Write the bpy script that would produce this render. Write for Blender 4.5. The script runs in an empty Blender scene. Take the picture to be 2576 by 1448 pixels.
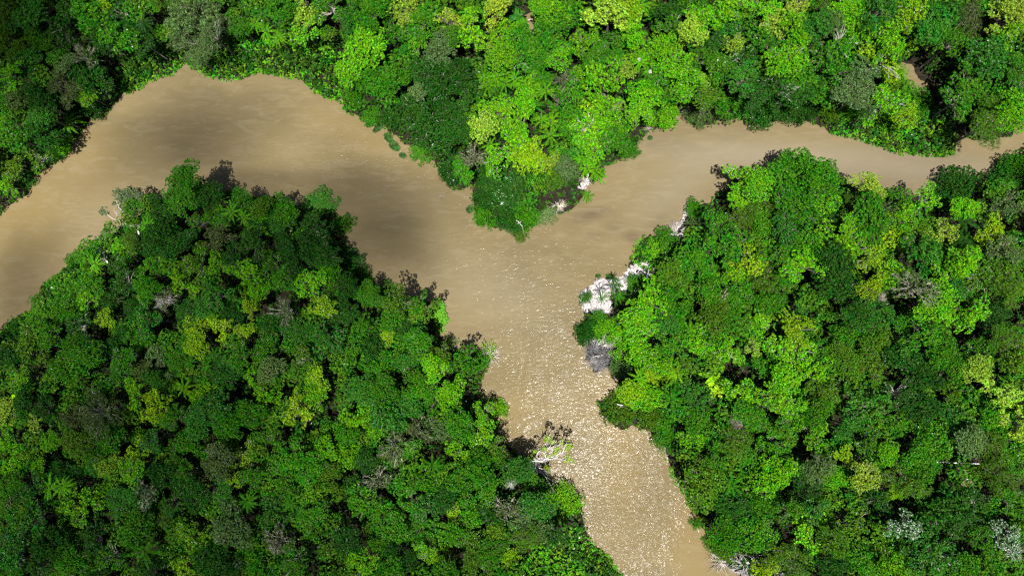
import bpy, math, random
import numpy as np
from mathutils import Vector, Matrix
rng = np.random.default_rng(11); random.seed(11)
C = bpy.context.scene.collection
scene = bpy.context.scene
# ------------------------------------------------------------------ camera geometry
# plan coordinates used below: 2576 x 1448 sheet, metres come from at()
W, Hh, F, CAMZ = 2576, 1448, 1718.0, 160.0
NADIR = (1450, 850)
def camdir(px, py): return Vector(((px-W/2)/F, -(py-Hh/2)/F, -1.0))
ROT = camdir(*NADIR).rotation_difference(Vector((0, 0, -1))).to_matrix()
R3 = np.array(ROT)
def at(px, py, z=0.0):
    d = ROT @ camdir(px, py)
    t = (z-CAMZ)/d.z
    return Vector((d.x*t, d.y*t, z))
def at_np(P, z=0.0):
    P = np.asarray(P, float)
    d = np.stack([(P[:, 0]-W/2)/F, -(P[:, 1]-Hh/2)/F, -np.ones(len(P))], 1) @ R3.T
    t = (z-CAMZ)/d[:, 2]
    return d[:, :2]*t[:, None]
MPP = CAMZ/F                                    # metres per plan unit
ANTI = (1400, 450)                              # where the shadows run to
SUN = -(ROT @ camdir(*ANTI)).normalized()       # towards the sun
TS = 3.0
TILES = {1: (0, 0), 2: (858.7, 0), 3: (1717.3, 0), 4: (0, 483), 5: (858.7, 483), 6: (1717.3, 483), 9: (0, 966), 7: (858.7, 966), 8: (1717.3, 966)}
def tp(t, x, y): return (TILES[t][0]+x/TS, TILES[t][1]+y/TS)

# ------------------------------------------------------------------ mesh helpers
class MB:
    def __init__(s): s.v, s.f, s.n = [], [], 0
    def quads(s, V):                            # (n,4,3)
        V = np.asarray(V, float); n = len(V)
        if n == 0: return
        s.v.append(V.reshape(-1, 3)); s.f.append(np.arange(4*n).reshape(n, 4)+s.n); s.n += 4*n
    def tube(s, pts, rad, k=5):
        pts = np.asarray(pts, float); m = len(pts)
        rad = np.asarray(rad, float)*np.ones(m)
        T = np.gradient(pts, axis=0); T /= np.linalg.norm(T, axis=1)[:, None]+1e-9
        up = np.array([0.31, 0.2, 0.93]) if abs(T[0] @ np.array([0.31, .2, .93])) < .9 else np.array([1., 0, 0])
        X = np.cross(T, up); X /= np.linalg.norm(X, axis=1)[:, None]+1e-9
        Y = np.cross(T, X)
        a = np.arange(k)*2*math.pi/k
        V = pts[:, None]+rad[:, None, None]*(np.cos(a)[None, :, None]*X[:, None]+np.sin(a)[None, :, None]*Y[:, None])
        idx = np.arange(m*k).reshape(m, k)+s.n
        f = np.stack([idx[:-1], np.roll(idx[:-1], -1, 1), np.roll(idx[1:], -1, 1), idx[1:]], -1).reshape(-1, 4)
        s.v.append(V.reshape(-1, 3)); s.f.append(f); s.n += m*k
    def box(s, a, b, w, h):                     # plank from a to b
        a, b = np.array(a, float), np.array(b, float); d = b-a; d /= np.linalg.norm(d)
        X = np.cross(d, [0, 0, 1.]); 
        if np.linalg.norm(X) < .1: X = np.array([1., 0, 0])
        X /= np.linalg.norm(X); Y = np.cross(X, d)
        c = [p+sx*X*w/2+sy*Y*h/2 for p in (a, b) for sx, sy in ((-1, -1), (1, -1), (1, 1), (-1, 1))]
        f = np.array([[0, 3, 2, 1], [4, 5, 6, 7], [0, 1, 5, 4], [1, 2, 6, 5], [2, 3, 7, 6], [3, 0, 4, 7]])+s.n
        s.v.append(np.array(c)); s.f.append(f); s.n += 8
    def mesh(s, name, mat):
        V = np.concatenate(s.v); Fq = np.concatenate(s.f)
        return quad_mesh(name, V, Fq, mat)
def quad_mesh(name, V, Fq, mat, smooth=False):
    me = bpy.data.meshes.new(name)
    me.vertices.add(len(V)); me.vertices.foreach_set('co', np.ascontiguousarray(V, np.float32).ravel())
    me.loops.add(Fq.size); me.loops.foreach_set('vertex_index', np.ascontiguousarray(Fq, np.int32).ravel())
    me.polygons.add(len(Fq)); me.polygons.foreach_set('loop_start', np.arange(0, Fq.size, 4, dtype=np.int32))
    if smooth: me.polygons.foreach_set('use_smooth', np.ones(len(Fq), bool))
    me.materials.append(mat); me.update(calc_edges=True); me.validate()
    return me
def obj(name, me, parent=None, color=None):
    o = bpy.data.objects.new(name, me); C.objects.link(o)
    if parent: o.parent = parent
    if color is not None: o.color = color
    return o
def tag(o, label=None, cat=None, group=None, kind=None):
    if label: o['label'] = label
    if cat: o['category'] = cat
    if group: o['group'] = group
    if kind: o['kind'] = kind
    return o
def unit(v): return v/(np.linalg.norm(v, axis=-1, keepdims=True)+1e-9)
def rdir(n, zmin=-1.0):
    z = rng.uniform(zmin, 1, n); a = rng.uniform(0, 2*math.pi, n); r = np.sqrt(1-z*z)
    return np.stack([r*np.cos(a), r*np.sin(a), z], 1)
def leaf_quads(P, N, L, Wd):
    """kite shaped leaves at P facing N"""
    n = len(P); N = unit(N)
    T = unit(np.cross(N, rdir(n))); B = np.cross(N, T)
    L = (np.ones(n)*L)[:, None]; Wd = (np.ones(n)*Wd)[:, None]
    return np.stack([P-T*L*.5, P+B*Wd*.5-T*L*.05, P+T*L*.5-N*L*.12, P-B*Wd*.5-T*L*.05], 1)
def tufts(Cn, Nn, rt, per, ls, jit=.5, up=.25, asp=.62):
    """leaf tufts: centres Cn, outward Nn, radius rt, leaves per tuft, leaf length"""
    n = len(Cn); rt = (np.ones(n)*rt)
    P = np.repeat(Cn, per, 0); N0 = np.repeat(unit(Nn), per, 0); R = np.repeat(rt, per)
    h = rdir(len(P)); h = unit(h+N0*1.05)
    P = P+h*(R*rng.uniform(.55, 1.0, len(P)))[:, None]
    N = unit(h*.75+rdir(len(P))*jit+np.array([0, 0, up]))
    l = ls*rng.uniform(.7, 1.3, len(P))
    return leaf_quads(P, N, l, l*asp)

# ------------------------------------------------------------------ materials
def newmat(name):
    m = bpy.data.materials.new(name); m.use_nodes = True
    nt = m.node_tree; nt.nodes.clear()
    return m, nt, nt.nodes, nt.links
def leaf_mat(name, fixed=None, trans=.13, rough=.5):
    m, nt, N, L = newmat(name)
    out = N.new('ShaderNodeOutputMaterial'); g = N.new('ShaderNodeNewGeometry'); oi = N.new('ShaderNodeObjectInfo')
    if fixed:
        col = N.new('ShaderNodeRGB'); col.outputs[0].default_value = (*fixed, 1); base = col.outputs[0]
    else: base = oi.outputs['Color']
    hsv = N.new('ShaderNodeHueSaturation')
    mr = N.new('ShaderNodeMapRange'); mr.inputs[3].default_value = .6; mr.inputs[4].default_value = 1.4
    L.new(g.outputs['Random Per Island'], mr.inputs[0]); L.new(mr.outputs[0], hsv.inputs['Value'])
    # older and younger leaf hues; light-dark clumps also paint in tuft shade
    tc = N.new('ShaderNodeTexCoord'); nz = N.new('ShaderNodeTexNoise'); nz.inputs['Scale'].default_value = 2.6 if not fixed else .35
    nz.inputs['Detail'].default_value = 2
    L.new(tc.outputs['Object'], nz.inputs['Vector'])
    mh = N.new('ShaderNodeMapRange'); mh.inputs[1].default_value = .3; mh.inputs[2].default_value = .7; mh.inputs[3].default_value = .478 if not fixed else .465; mh.inputs[4].default_value = .522 if not fixed else .53
    L.new(nz.outputs['Fac'], mh.inputs[0]); L.new(mh.outputs[0], hsv.inputs['Hue'])
    n3 = N.new('ShaderNodeTexNoise'); n3.inputs['Scale'].default_value = 9. if not fixed else 1.1; n3.inputs['Detail'].default_value = 2
    L.new(tc.outputs['Object'], n3.inputs['Vector'])
    mv = N.new('ShaderNodeMapRange'); mv.inputs[1].default_value = .32; mv.inputs[2].default_value = .68; mv.inputs[3].default_value = .42; mv.inputs[4].default_value = 1.62
    L.new(n3.outputs['Fac'], mv.inputs[0]); vm = N.new('ShaderNodeMath'); vm.operation = 'MULTIPLY'
    L.new(mr.outputs[0], vm.inputs[0]); L.new(mv.outputs[0], vm.inputs[1]); L.new(vm.outputs[0], hsv.inputs['Value'])
    L.new(base, hsv.inputs['Color'])
    # pale blossoms / silver leaves: share of leaves = 1 - object alpha
    wn = N.new('ShaderNodeTexWhiteNoise'); wn.noise_dimensions = '1D'; L.new(g.outputs['Random Per Island'], wn.inputs['W'])
    gt = N.new('ShaderNodeMath'); gt.operation = 'GREATER_THAN'
    L.new(wn.outputs['Value'], gt.inputs[0])
    if fixed: gt.inputs[1].default_value = .997
    else: L.new(oi.outputs['Alpha'], gt.inputs[1])
    mx = N.new('ShaderNodeMix'); mx.data_type = 'RGBA'
    L.new(gt.outputs[0], mx.inputs['Factor']); L.new(hsv.outputs[0], mx.inputs['A']); mx.inputs['B'].default_value = (.38, .43, .34, 1)
    p = N.new('ShaderNodeBsdfPrincipled'); p.inputs['Roughness'].default_value = rough
    p.inputs['Specular IOR Level'].default_value = .09
    L.new(mx.outputs['Result'], p.inputs['Base Color'])
    tr = N.new('ShaderNodeBsdfTranslucent')
    hs2 = N.new('ShaderNodeHueSaturation'); hs2.inputs['Hue'].default_value = .485; hs2.inputs['Value'].default_value = 1.3
    L.new(mx.outputs['Result'], hs2.inputs['Color']); L.new(hs2.outputs[0], tr.inputs['Color'])
    ms = N.new('ShaderNodeMixShader'); ms.inputs[0].default_value = trans
    L.new(p.outputs[0], ms.inputs[1]); L.new(tr.outputs[0], ms.inputs[2]); L.new(ms.outputs[0], out.inputs[0])
    return m
def bark_mat(name, a, b, scale=3., use_obj=False):
    m, nt, N, L = newmat(name)
    out = N.new('ShaderNodeOutputMaterial'); p = N.new('ShaderNodeBsdfPrincipled'); p.inputs['Roughness'].default_value = .85
    tc = N.new('ShaderNodeTexCoord'); nz = N.new('ShaderNodeTexNoise'); nz.inputs['Scale'].default_value = scale; nz.inputs['Detail'].default_value = 5
    cr = N.new('ShaderNodeValToRGB'); cr.color_ramp.elements[0].color = (*a, 1); cr.color_ramp.elements[1].color = (*b, 1)
    cr.color_ramp.elements[0].position = .3; cr.color_ramp.elements[1].position = .7
    L.new(tc.outputs['Object'], nz.inputs['Vector']); L.new(nz.outputs['Fac'], cr.inputs[0])
    src = cr.outputs[0]
    if use_obj:
        oi = N.new('ShaderNodeObjectInfo'); mx = N.new('ShaderNodeMix'); mx.data_type = 'RGBA'; mx.blend_type = 'MULTIPLY'; mx.inputs['Factor'].default_value = 1
        L.new(src, mx.inputs['A']); L.new(oi.outputs['Color'], mx.inputs['B']); src = mx.outputs['Result']
    L.new(src, p.inputs['Base Color']); L.new(p.outputs[0], out.inputs[0])
    return m
M_LEAF = leaf_mat('leaf')
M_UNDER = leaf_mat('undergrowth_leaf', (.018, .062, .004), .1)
M_CREEP = leaf_mat('creeper_leaf', (.066, .245, .004), .2)
M_FILL = leaf_mat('canopy_leaf', (.034, .122, .003), .12)
M_WEED = leaf_mat('weed_leaf', (.028, .075, .014), .1)
M_BARK = bark_mat('bark', (.10, .085, .065), (.26, .23, .19))
M_PALE = bark_mat('bleached_wood', (.42, .38, .34), (.68, .64, .60), 1.2)
M_TWIG = bark_mat('twig', (.6, .6, .6), (1, 1, 1), 2., True)
M_PLANK = bark_mat('plank', (.30, .24, .20), (.48, .40, .34), 1.5)

# ------------------------------------------------------------------ river
RIVER = [(-260,700),(-120,600),(0,540),(25,512),(68,490),(82,443),(147,405),(187,360),(230,300),(267,287),(308,232),(347,224),(377,200),(433,185),(467,158),(520,190),(577,200),(620,193),(650,180),(687,188),(757,197),(777,217),(813,243),(857,252),(868,278),(915,298),(948,283),(965,300),(975,330),(1001,340),(1021,360),(1045,370),(1091,405),(1105,430),(1135,470),(1151,478),(1188,467),(1190,500),(1197,530),(1220,560),(1248,575),(1280,570),(1300,580),(1325,575),(1358,548),(1405,536),(1438,524),(1462,500),(1475,467),(1518,443),(1511,417),(1556,403),(1589,377),(1621,337),(1658,320),(1700,310),(1697,287),(1717,284),(1737,310),(1787,318),(1800,300),(1864,293),(1872,315),(1947,303),(1994,293),(2034,305),(2077,320),(2090,335),(2124,340),(2160,347),(2194,363),(2257,383),(2350,391),(2392,390),(2404,360),(2424,337),(2450,352),(2510,346),(2547,340),(2552,307),(2576,292),(2640,270),(2760,250),
 (2800,300),(2650,350),(2590,372),(2560,390),(2535,412),(2500,432),(2470,470),(2425,460),(2375,458),(2347,490),(2284,500),(2215,478),(2184,462),(2147,466),(2117,462),(2085,440),(2060,415),(2024,402),(1978,400),(1945,435),(1915,458),(1895,445),(1850,446),(1832,470),(1805,492),(1784,512),(1726,514),(1716,550),(1690,570),(1688,594),(1651,600),(1620,596),(1598,626),(1588,656),(1575,680),(1566,692),(1540,698),(1501,703),(1481,722),(1458,736),(1457,760),(1470,780),(1474,800),(1462,816),(1452,823),(1458,853),(1475,862),(1472,885),(1485,905),(1496,918),(1500,932),(1525,930),(1538,926),(1545,945),(1553,963),(1558,980),(1530,1000),(1508,1010),(1512,1038),(1561,1080),(1591,1068),(1621,1078),(1651,1097),(1668,1132),(1688,1168),(1703,1205),(1720,1232),(1730,1258),(1750,1268),(1755,1300),(1775,1332),(1782,1372),(1817,1425),(1874,1446),(1915,1500),(1960,1620),
 (1640,1640),(1600,1500),(1553,1438),(1523,1395),(1480,1358),(1466,1312),(1462,1275),(1445,1250),(1420,1240),(1388,1232),(1382,1205),(1370,1185),(1345,1175),(1318,1150),(1285,1128),(1250,1100),(1258,1068),(1250,1040),(1222,1010),(1208,985),(1210,965),(1214,943),(1222,926),(1240,893),(1228,880),(1205,886),(1158,885),(1115,862),(1098,833),(1112,810),(1105,780),(1085,765),(1060,755),(1025,757),(995,735),(960,738),(935,700),(890,665),(880,640),(870,613),(862,563),(848,535),(813,518),(763,526),(717,508),(650,498),(567,480),(490,470),(440,486),(420,505),(370,520),(345,545),(300,580),(258,596),(235,620),(190,648),(152,690),(112,718),(85,782),(46,798),(0,838),(-120,930),(-300,1010)]
POOLS = [[(1316,40),(1342,36),(1347,48),(1345,60),(1347,72),(1338,78),(1325,76),(1318,62),(1312,55)],
         [(2262,150),(2294,165),(2300,182),(2318,197),(2335,215),(2320,250),(2297,245),(2279,224),(2269,217),(2271,193),(2264,172)],
         [(2410,1176),(2440,1172),(2452,1200),(2440,1225),(2420,1220),(2412,1200)]]
def sdist(P, poly):
    """signed distance, negative inside"""
    A = np.asarray(poly, float); B = np.roll(A, -1, 0)
    out = np.empty(len(P))
    for i in range(0, len(P), 20000):
        p = P[i:i+20000][:, None]; d = B-A
        t = np.clip(((p-A)*d).sum(-1)/((d*d).sum(-1)+1e-9), 0, 1)
        dist = np.sqrt((((A+d*t[..., None])-p)**2).sum(-1)).min(1)
        y = p[..., 1]; c = (A[:, 1] > y) != (B[:, 1] > y)
        xi = A[:, 0]+(y-A[:, 1])/(d[:, 1]+1e-12)*d[:, 0]
        ins = ((c & (p[..., 0] < xi)).sum(1) % 2) == 1
        out[i:i+20000] = np.where(ins, -dist, dist)
    return out
RIV = at_np(RIVER); PLS = [at_np(p) for p in POOLS]
def vnoise(P, s, seed=0):
    """cheap smooth value noise in 2-D, -1..1"""
    q = P/s; i = np.floor(q).astype(int); f = q-i; f = f*f*(3-2*f)
    def h(a, b):
        n = np.sin(a*127.1+b*311.7+seed*74.7)*43758.5453
        return 2*(n-np.floor(n))-1
    a, b = i[:, 0], i[:, 1]
    return (h(a, b)*(1-f[:, 0])+h(a+1, b)*f[:, 0])*(1-f[:, 1])+(h(a, b+1)*(1-f[:, 0])+h(a+1, b+1)*f[:, 0])*f[:, 1]
def shore(P):
    d = sdist(P, RIV)
    for q in PLS: d = np.minimum(d, sdist(P, q))
    return d
SAND = [[(1462,780),(1457,735),(1481,722),(1501,702),(1530,697),(1550,700),(1548,735),(1530,745),(1540,785),(1515,792),(1490,782)],
        [(1540,700),(1570,684),(1602,662),(1630,661),(1650,682),(1635,698),(1605,700),(1578,712),(1570,735),(1552,725)],
        [(1683,593),(1685,570),(1712,548),(1718,520),(1728,512),(1735,520),(1722,560),(1718,598)],
        [(1455,470),(1478,440),(1485,455),(1478,475)],[(1455,845),(1500,852),(1560,845),(1570,860),(1520,872)],
        [(1772,1366),(1792,1372),(1826,1424),(1884,1446),(1866,1458),(1806,1436)],[(1652,1090),(1668,1120),(1680,1150),(1672,1160),(1655,1125)]]
MUD = [(1468,858),(1500,855),(1545,865),(1560,885),(1545,930),(1500,940),(1484,912)]
def gauss(P, cx, cy, rx, ry, rot=0.):
    """soft ellipse, plan units"""
    c = np.array(at(cx, cy))[:2]; d = P-c; a = math.radians(rot); ca, sa = math.cos(a), math.sin(a)
    x, y = d[:, 0]*ca+d[:, 1]*sa, -d[:, 0]*sa+d[:, 1]*ca
    return np.exp(-((x/(rx*MPP))**2+(y/(ry*MPP))**2))

def grid(x0, x1, y0, y1, st):
    xs = np.arange(x0, x1+st/2, st); ys = np.arange(y0, y1+st/2, st)
    X, Y = np.meshgrid(xs, ys); P = np.stack([X.ravel(), Y.ravel()], 1)
    nx, ny = len(xs), len(ys); I = np.arange(nx*ny).reshape(ny, nx)
    Fq = np.stack([I[:-1, :-1], I[:-1, 1:], I[1:, 1:], I[1:, :-1]], -1).reshape(-1, 4)
    return P, Fq
def ground_mat():
    m, nt, N, L = newmat('forest_floor')
    out = N.new('ShaderNodeOutputMaterial'); p = N.new('ShaderNodeBsdfPrincipled'); p.inputs['Roughness'].default_value = .95; p.inputs['Specular IOR Level'].default_value = .1
    tc = N.new('ShaderNodeTexCoord')
    nz = N.new('ShaderNodeTexNoise'); nz.inputs['Scale'].default_value = 1.3; nz.inputs['Detail'].default_value = 8; L.new(tc.outputs['Object'], nz.inputs['Vector'])
    soil = N.new('ShaderNodeValToRGB'); e = soil.color_ramp.elements
    e[0].position = .35; e[0].color = (.010, .009, .006, 1); e[1].position = .7; e[1].color = (.030, .024, .014, 1); L.new(nz.outputs['Fac'], soil.inputs[0])
    n2 = N.new('ShaderNodeTexNoise'); n2.inputs['Scale'].default_value = 2.2; n2.inputs['Detail'].default_value = 10; n2.inputs['Roughness'].default_value = .75; L.new(tc.outputs['Object'], n2.inputs['Vector'])
    sand = N.new('ShaderNodeValToRGB'); e = sand.color_ramp.elements
    e[0].position = .38; e[0].color = (.12, .09, .065, 1); e[1].position = .60; e[1].color = (.60, .57, .55, 1); L.new(n2.outputs['Fac'], sand.inputs[0])
    mud = N.new('ShaderNodeValToRGB'); e = mud.color_ramp.elements
    e[0].position = .35; e[0].color = (.012, .012, .013, 1); e[1].position = .72; e[1].color = (.062, .058, .056, 1); L.new(n2.outputs['Fac'], mud.inputs[0])
    def masked(a, b, att):
        at_ = N.new('ShaderNodeAttribute'); at_.attribute_name = att
        ad = N.new('ShaderNodeMath'); ad.operation = 'ADD'; L.new(at_.outputs['Fac'], ad.inputs[0])
        sc = N.new('ShaderNodeMath'); sc.operation = 'MULTIPLY_ADD'; L.new(nz.outputs['Fac'], sc.inputs[0]); sc.inputs[1].default_value = 1.3; sc.inputs[2].default_value = -.65
        L.new(sc.outputs[0], ad.inputs[1])
        st = N.new('ShaderNodeMapRange'); st.inputs[1].default_value = .42; st.inputs[2].default_value = .58; L.new(ad.outputs[0], st.inputs[0])
        mx = N.new('ShaderNodeMix'); mx.data_type = 'RGBA'; L.new(st.outputs[0], mx.inputs['Factor']); L.new(a, mx.inputs['A']); L.new(b, mx.inputs['B'])
        return mx.outputs['Result']
    c = masked(soil.outputs[0], mud.outputs[0], 'mud'); c = masked(c, sand.outputs[0], 'sand')
    L.new(c, p.inputs['Base Color'])
    bp = N.new('ShaderNodeBump'); bp.inputs['Distance'].default_value = .25; bp.inputs['Strength'].default_value = .8; L.new(n2.outputs['Fac'], bp.inputs['Height']); L.new(bp.outputs[0], p.inputs['Normal'])
    L.new(p.outputs[0], out.inputs[0]); return m
def fattr(me, name, val):
    a = me.attributes.new(name, 'FLOAT', 'POINT'); a.data.foreach_set('value', np.asarray(val, np.float32))
P, Fq = grid(-170, 150, -85, 115, .5)
SD = shore(P)
sandm = np.zeros(len(P))
for s in SAND: sandm = np.maximum(sandm, np.clip(.5-sdist(P, at_np(s))/2.4, 0, 1))
msd = sdist(P, at_np(MUD))+1.1*vnoise(P, 2.3, 21)+.6*vnoise(P, 1.1, 22); mudm = np.clip(.5-msd/2.2, 0, 1)
d = SD+.35*vnoise(P, 1.6, 3)+.2*vnoise(P, .8, 5)
z = np.where(d > 0, .12+.75*(1-np.exp(-d/2.5))+.15*vnoise(P, 4, 1)*np.clip(d, 0, 1), np.maximum(d*.5, -2.2))
z = np.where(sandm > .2, np.where(d > 0, .08+.22*np.clip(d, 0, 1.5)+.13*vnoise(P, 1.1, 8)+.10*vnoise(P, .6, 18), z), z)
z = np.where(msd < 1.6, np.where(d > .8, z, np.clip(-(msd+.2)*.10, -.4, .05)+.07*vnoise(P, 1.3, 9)+.07*vnoise(P, .7, 2)), z)
me = quad_mesh('ground', np.column_stack([P, z]), Fq, ground_mat(), True); fattr(me, 'sand', sandm); fattr(me, 'mud', mudm)
tag(obj('ground', me), kind='structure')
def ground_z(x, y):
    ix = int(round((x+170)/.5)); iy = int(round((y+85)/.5)); nx = 641
    return float(z[min(max(iy, 0), 400)*nx+min(max(ix, 0), 640)])

def land_mat():
    m, nt, N, L = newmat('distant_forest_floor'); out = N.new('ShaderNodeOutputMaterial'); p = N.new('ShaderNodeBsdfPrincipled'); p.inputs['Roughness'].default_value = .95
    tc = N.new('ShaderNodeTexCoord'); nz = N.new('ShaderNodeTexNoise'); nz.inputs['Scale'].default_value = .12; nz.inputs['Detail'].default_value = 8
    cr = N.new('ShaderNodeValToRGB'); cr.color_ramp.elements[0].color = (.012, .035, .006, 1); cr.color_ramp.elements[1].color = (.05, .13, .012, 1)
    L.new(tc.outputs['Object'], nz.inputs['Vector']); L.new(nz.outputs['Fac'], cr.inputs[0]); L.new(cr.outputs[0], p.inputs['Base Color']); L.new(p.outputs[0], out.inputs[0]); return m
tag(obj('land', quad_mesh('land', np.array([[-4000, -4000, -2.8], [4000, -4000, -2.8], [4000, 4000, -2.8], [-4000, 4000, -2.8]]), np.array([[0, 1, 2, 3]]), land_mat())), kind='structure')

# ------------------------------------------------------------------ water
def water_mat():
    m, nt, N, L = newmat('muddy_water')
    out = N.new('ShaderNodeOutputMaterial'); p = N.new('ShaderNodeBsdfPrincipled')
    p.inputs['Roughness'].default_value = .08; p.inputs['IOR'].default_value = 1.33; p.inputs['Specular IOR Level'].default_value = .08
    tc = N.new('ShaderNodeTexCoord')
    def attr(n):
        a = N.new('ShaderNodeAttribute'); a.attribute_name = n; return a.outputs['Fac']
    def noise(sc, det, rot, stretch, rough=.5, dist=0.):
        mp = N.new('ShaderNodeMapping'); mp.inputs['Rotation'].default_value = (0, 0, math.radians(rot)); mp.inputs['Scale'].default_value = (sc, sc*stretch, sc)
        L.new(tc.outputs['Object'], mp.inputs['Vector'])
        n = N.new('ShaderNodeTexNoise'); n.inputs['Scale'].default_value = 1; n.inputs['Detail'].default_value = det; n.inputs['Roughness'].default_value = rough; n.inputs['Distortion'].default_value = dist
        L.new(mp.outputs[0], n.inputs['Vector']); return n.outputs['Fac']
    def math_(op, a, b):
        n = N.new('ShaderNodeMath'); n.operation = op
        for i, v in enumerate((a, b)):
            if isinstance(v, (int, float)): n.inputs[i].default_value = v
            else: L.new(v, n.inputs[i])
        return n.outputs[0]
    def mix(f, a, b):
        n = N.new('ShaderNodeMix'); n.data_type = 'RGBA'; L.new(f, n.inputs['Factor'])
        for k, v in (('A', a), ('B', b)):
            if isinstance(v, tuple): n.inputs[k].default_value = (*v, 1)
            else: L.new(v, n.inputs[k])
        return n.outputs['Result']
    def ramp(f, lo, hi):
        n = N.new('ShaderNodeMapRange'); n.inputs[1].default_value = lo; n.inputs[2].default_value = hi; L.new(f, n.inputs[0]); return n.outputs[0]
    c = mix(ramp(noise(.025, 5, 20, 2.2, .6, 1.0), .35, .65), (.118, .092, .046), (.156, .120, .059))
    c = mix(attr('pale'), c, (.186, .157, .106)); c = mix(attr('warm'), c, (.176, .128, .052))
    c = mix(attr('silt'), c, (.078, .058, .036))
    st = math_('MULTIPLY', ramp(noise(.16, 6, 32, 3.5, .65, 1.2), .48, .72), .45)       # silt streaks, also painting in the sky sheen on ripples
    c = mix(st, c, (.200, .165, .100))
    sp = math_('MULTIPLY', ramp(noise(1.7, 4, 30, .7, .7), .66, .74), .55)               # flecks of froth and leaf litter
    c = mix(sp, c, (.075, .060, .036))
    L.new(c, p.inputs['Base Color'])
    w1 = noise(.80, 2, 66, 2.3, .5, .6); w2 = noise(6.5, 1, 62, 1.6, .5, .3); w3 = noise(.25, 2, 10, .6)
    h = math_('ADD', math_('MULTIPLY', w1, .32), math_('MULTIPLY', w2, .020)); h = math_('ADD', h, math_('MULTIPLY', w3, .5))
    h = math_('MULTIPLY', h, attr('ripple'))
    bp = N.new('ShaderNodeBump'); bp.inputs['Strength'].default_value = 1; bp.inputs['Distance'].default_value = .62; L.new(h, bp.inputs['Height'])
    L.new(bp.outputs[0], p.inputs['Normal']); L.new(p.outputs[0], out.inputs[0]); return m
Pw, Fw = grid(-170, 150, -85, 115, 1.)
silt = np.zeros(len(Pw))
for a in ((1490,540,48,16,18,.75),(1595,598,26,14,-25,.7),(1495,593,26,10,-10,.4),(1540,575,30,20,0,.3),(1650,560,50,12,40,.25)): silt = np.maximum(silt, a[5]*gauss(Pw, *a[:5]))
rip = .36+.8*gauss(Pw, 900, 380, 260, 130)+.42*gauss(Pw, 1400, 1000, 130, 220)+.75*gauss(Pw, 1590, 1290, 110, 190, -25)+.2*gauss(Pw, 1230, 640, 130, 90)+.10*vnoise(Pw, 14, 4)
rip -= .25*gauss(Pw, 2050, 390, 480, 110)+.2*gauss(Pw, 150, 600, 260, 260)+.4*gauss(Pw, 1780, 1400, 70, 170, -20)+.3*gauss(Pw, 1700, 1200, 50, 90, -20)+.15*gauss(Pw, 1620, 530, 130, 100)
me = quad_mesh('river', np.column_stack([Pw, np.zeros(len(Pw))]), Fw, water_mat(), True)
pale = .75*gauss(Pw, 1980, 395, 330, 45, -4)+.5*gauss(Pw, 2350, 430, 220, 40)+.45*gauss(Pw, 1700, 480, 120, 60, 35)+.35*gauss(Pw, 1250, 740, 170, 90, -20)+.25*gauss(Pw, 250, 560, 160, 120, 30)  # bright cloud reflection, painted in as paler water colour
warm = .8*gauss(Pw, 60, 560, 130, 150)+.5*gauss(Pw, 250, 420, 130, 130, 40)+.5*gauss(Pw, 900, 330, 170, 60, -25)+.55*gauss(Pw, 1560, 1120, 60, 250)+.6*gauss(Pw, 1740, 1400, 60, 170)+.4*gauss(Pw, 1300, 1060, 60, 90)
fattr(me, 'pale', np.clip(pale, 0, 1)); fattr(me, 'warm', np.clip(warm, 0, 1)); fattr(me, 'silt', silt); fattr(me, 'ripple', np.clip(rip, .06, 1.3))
tag(obj('river_water', me), kind='structure')

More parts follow.
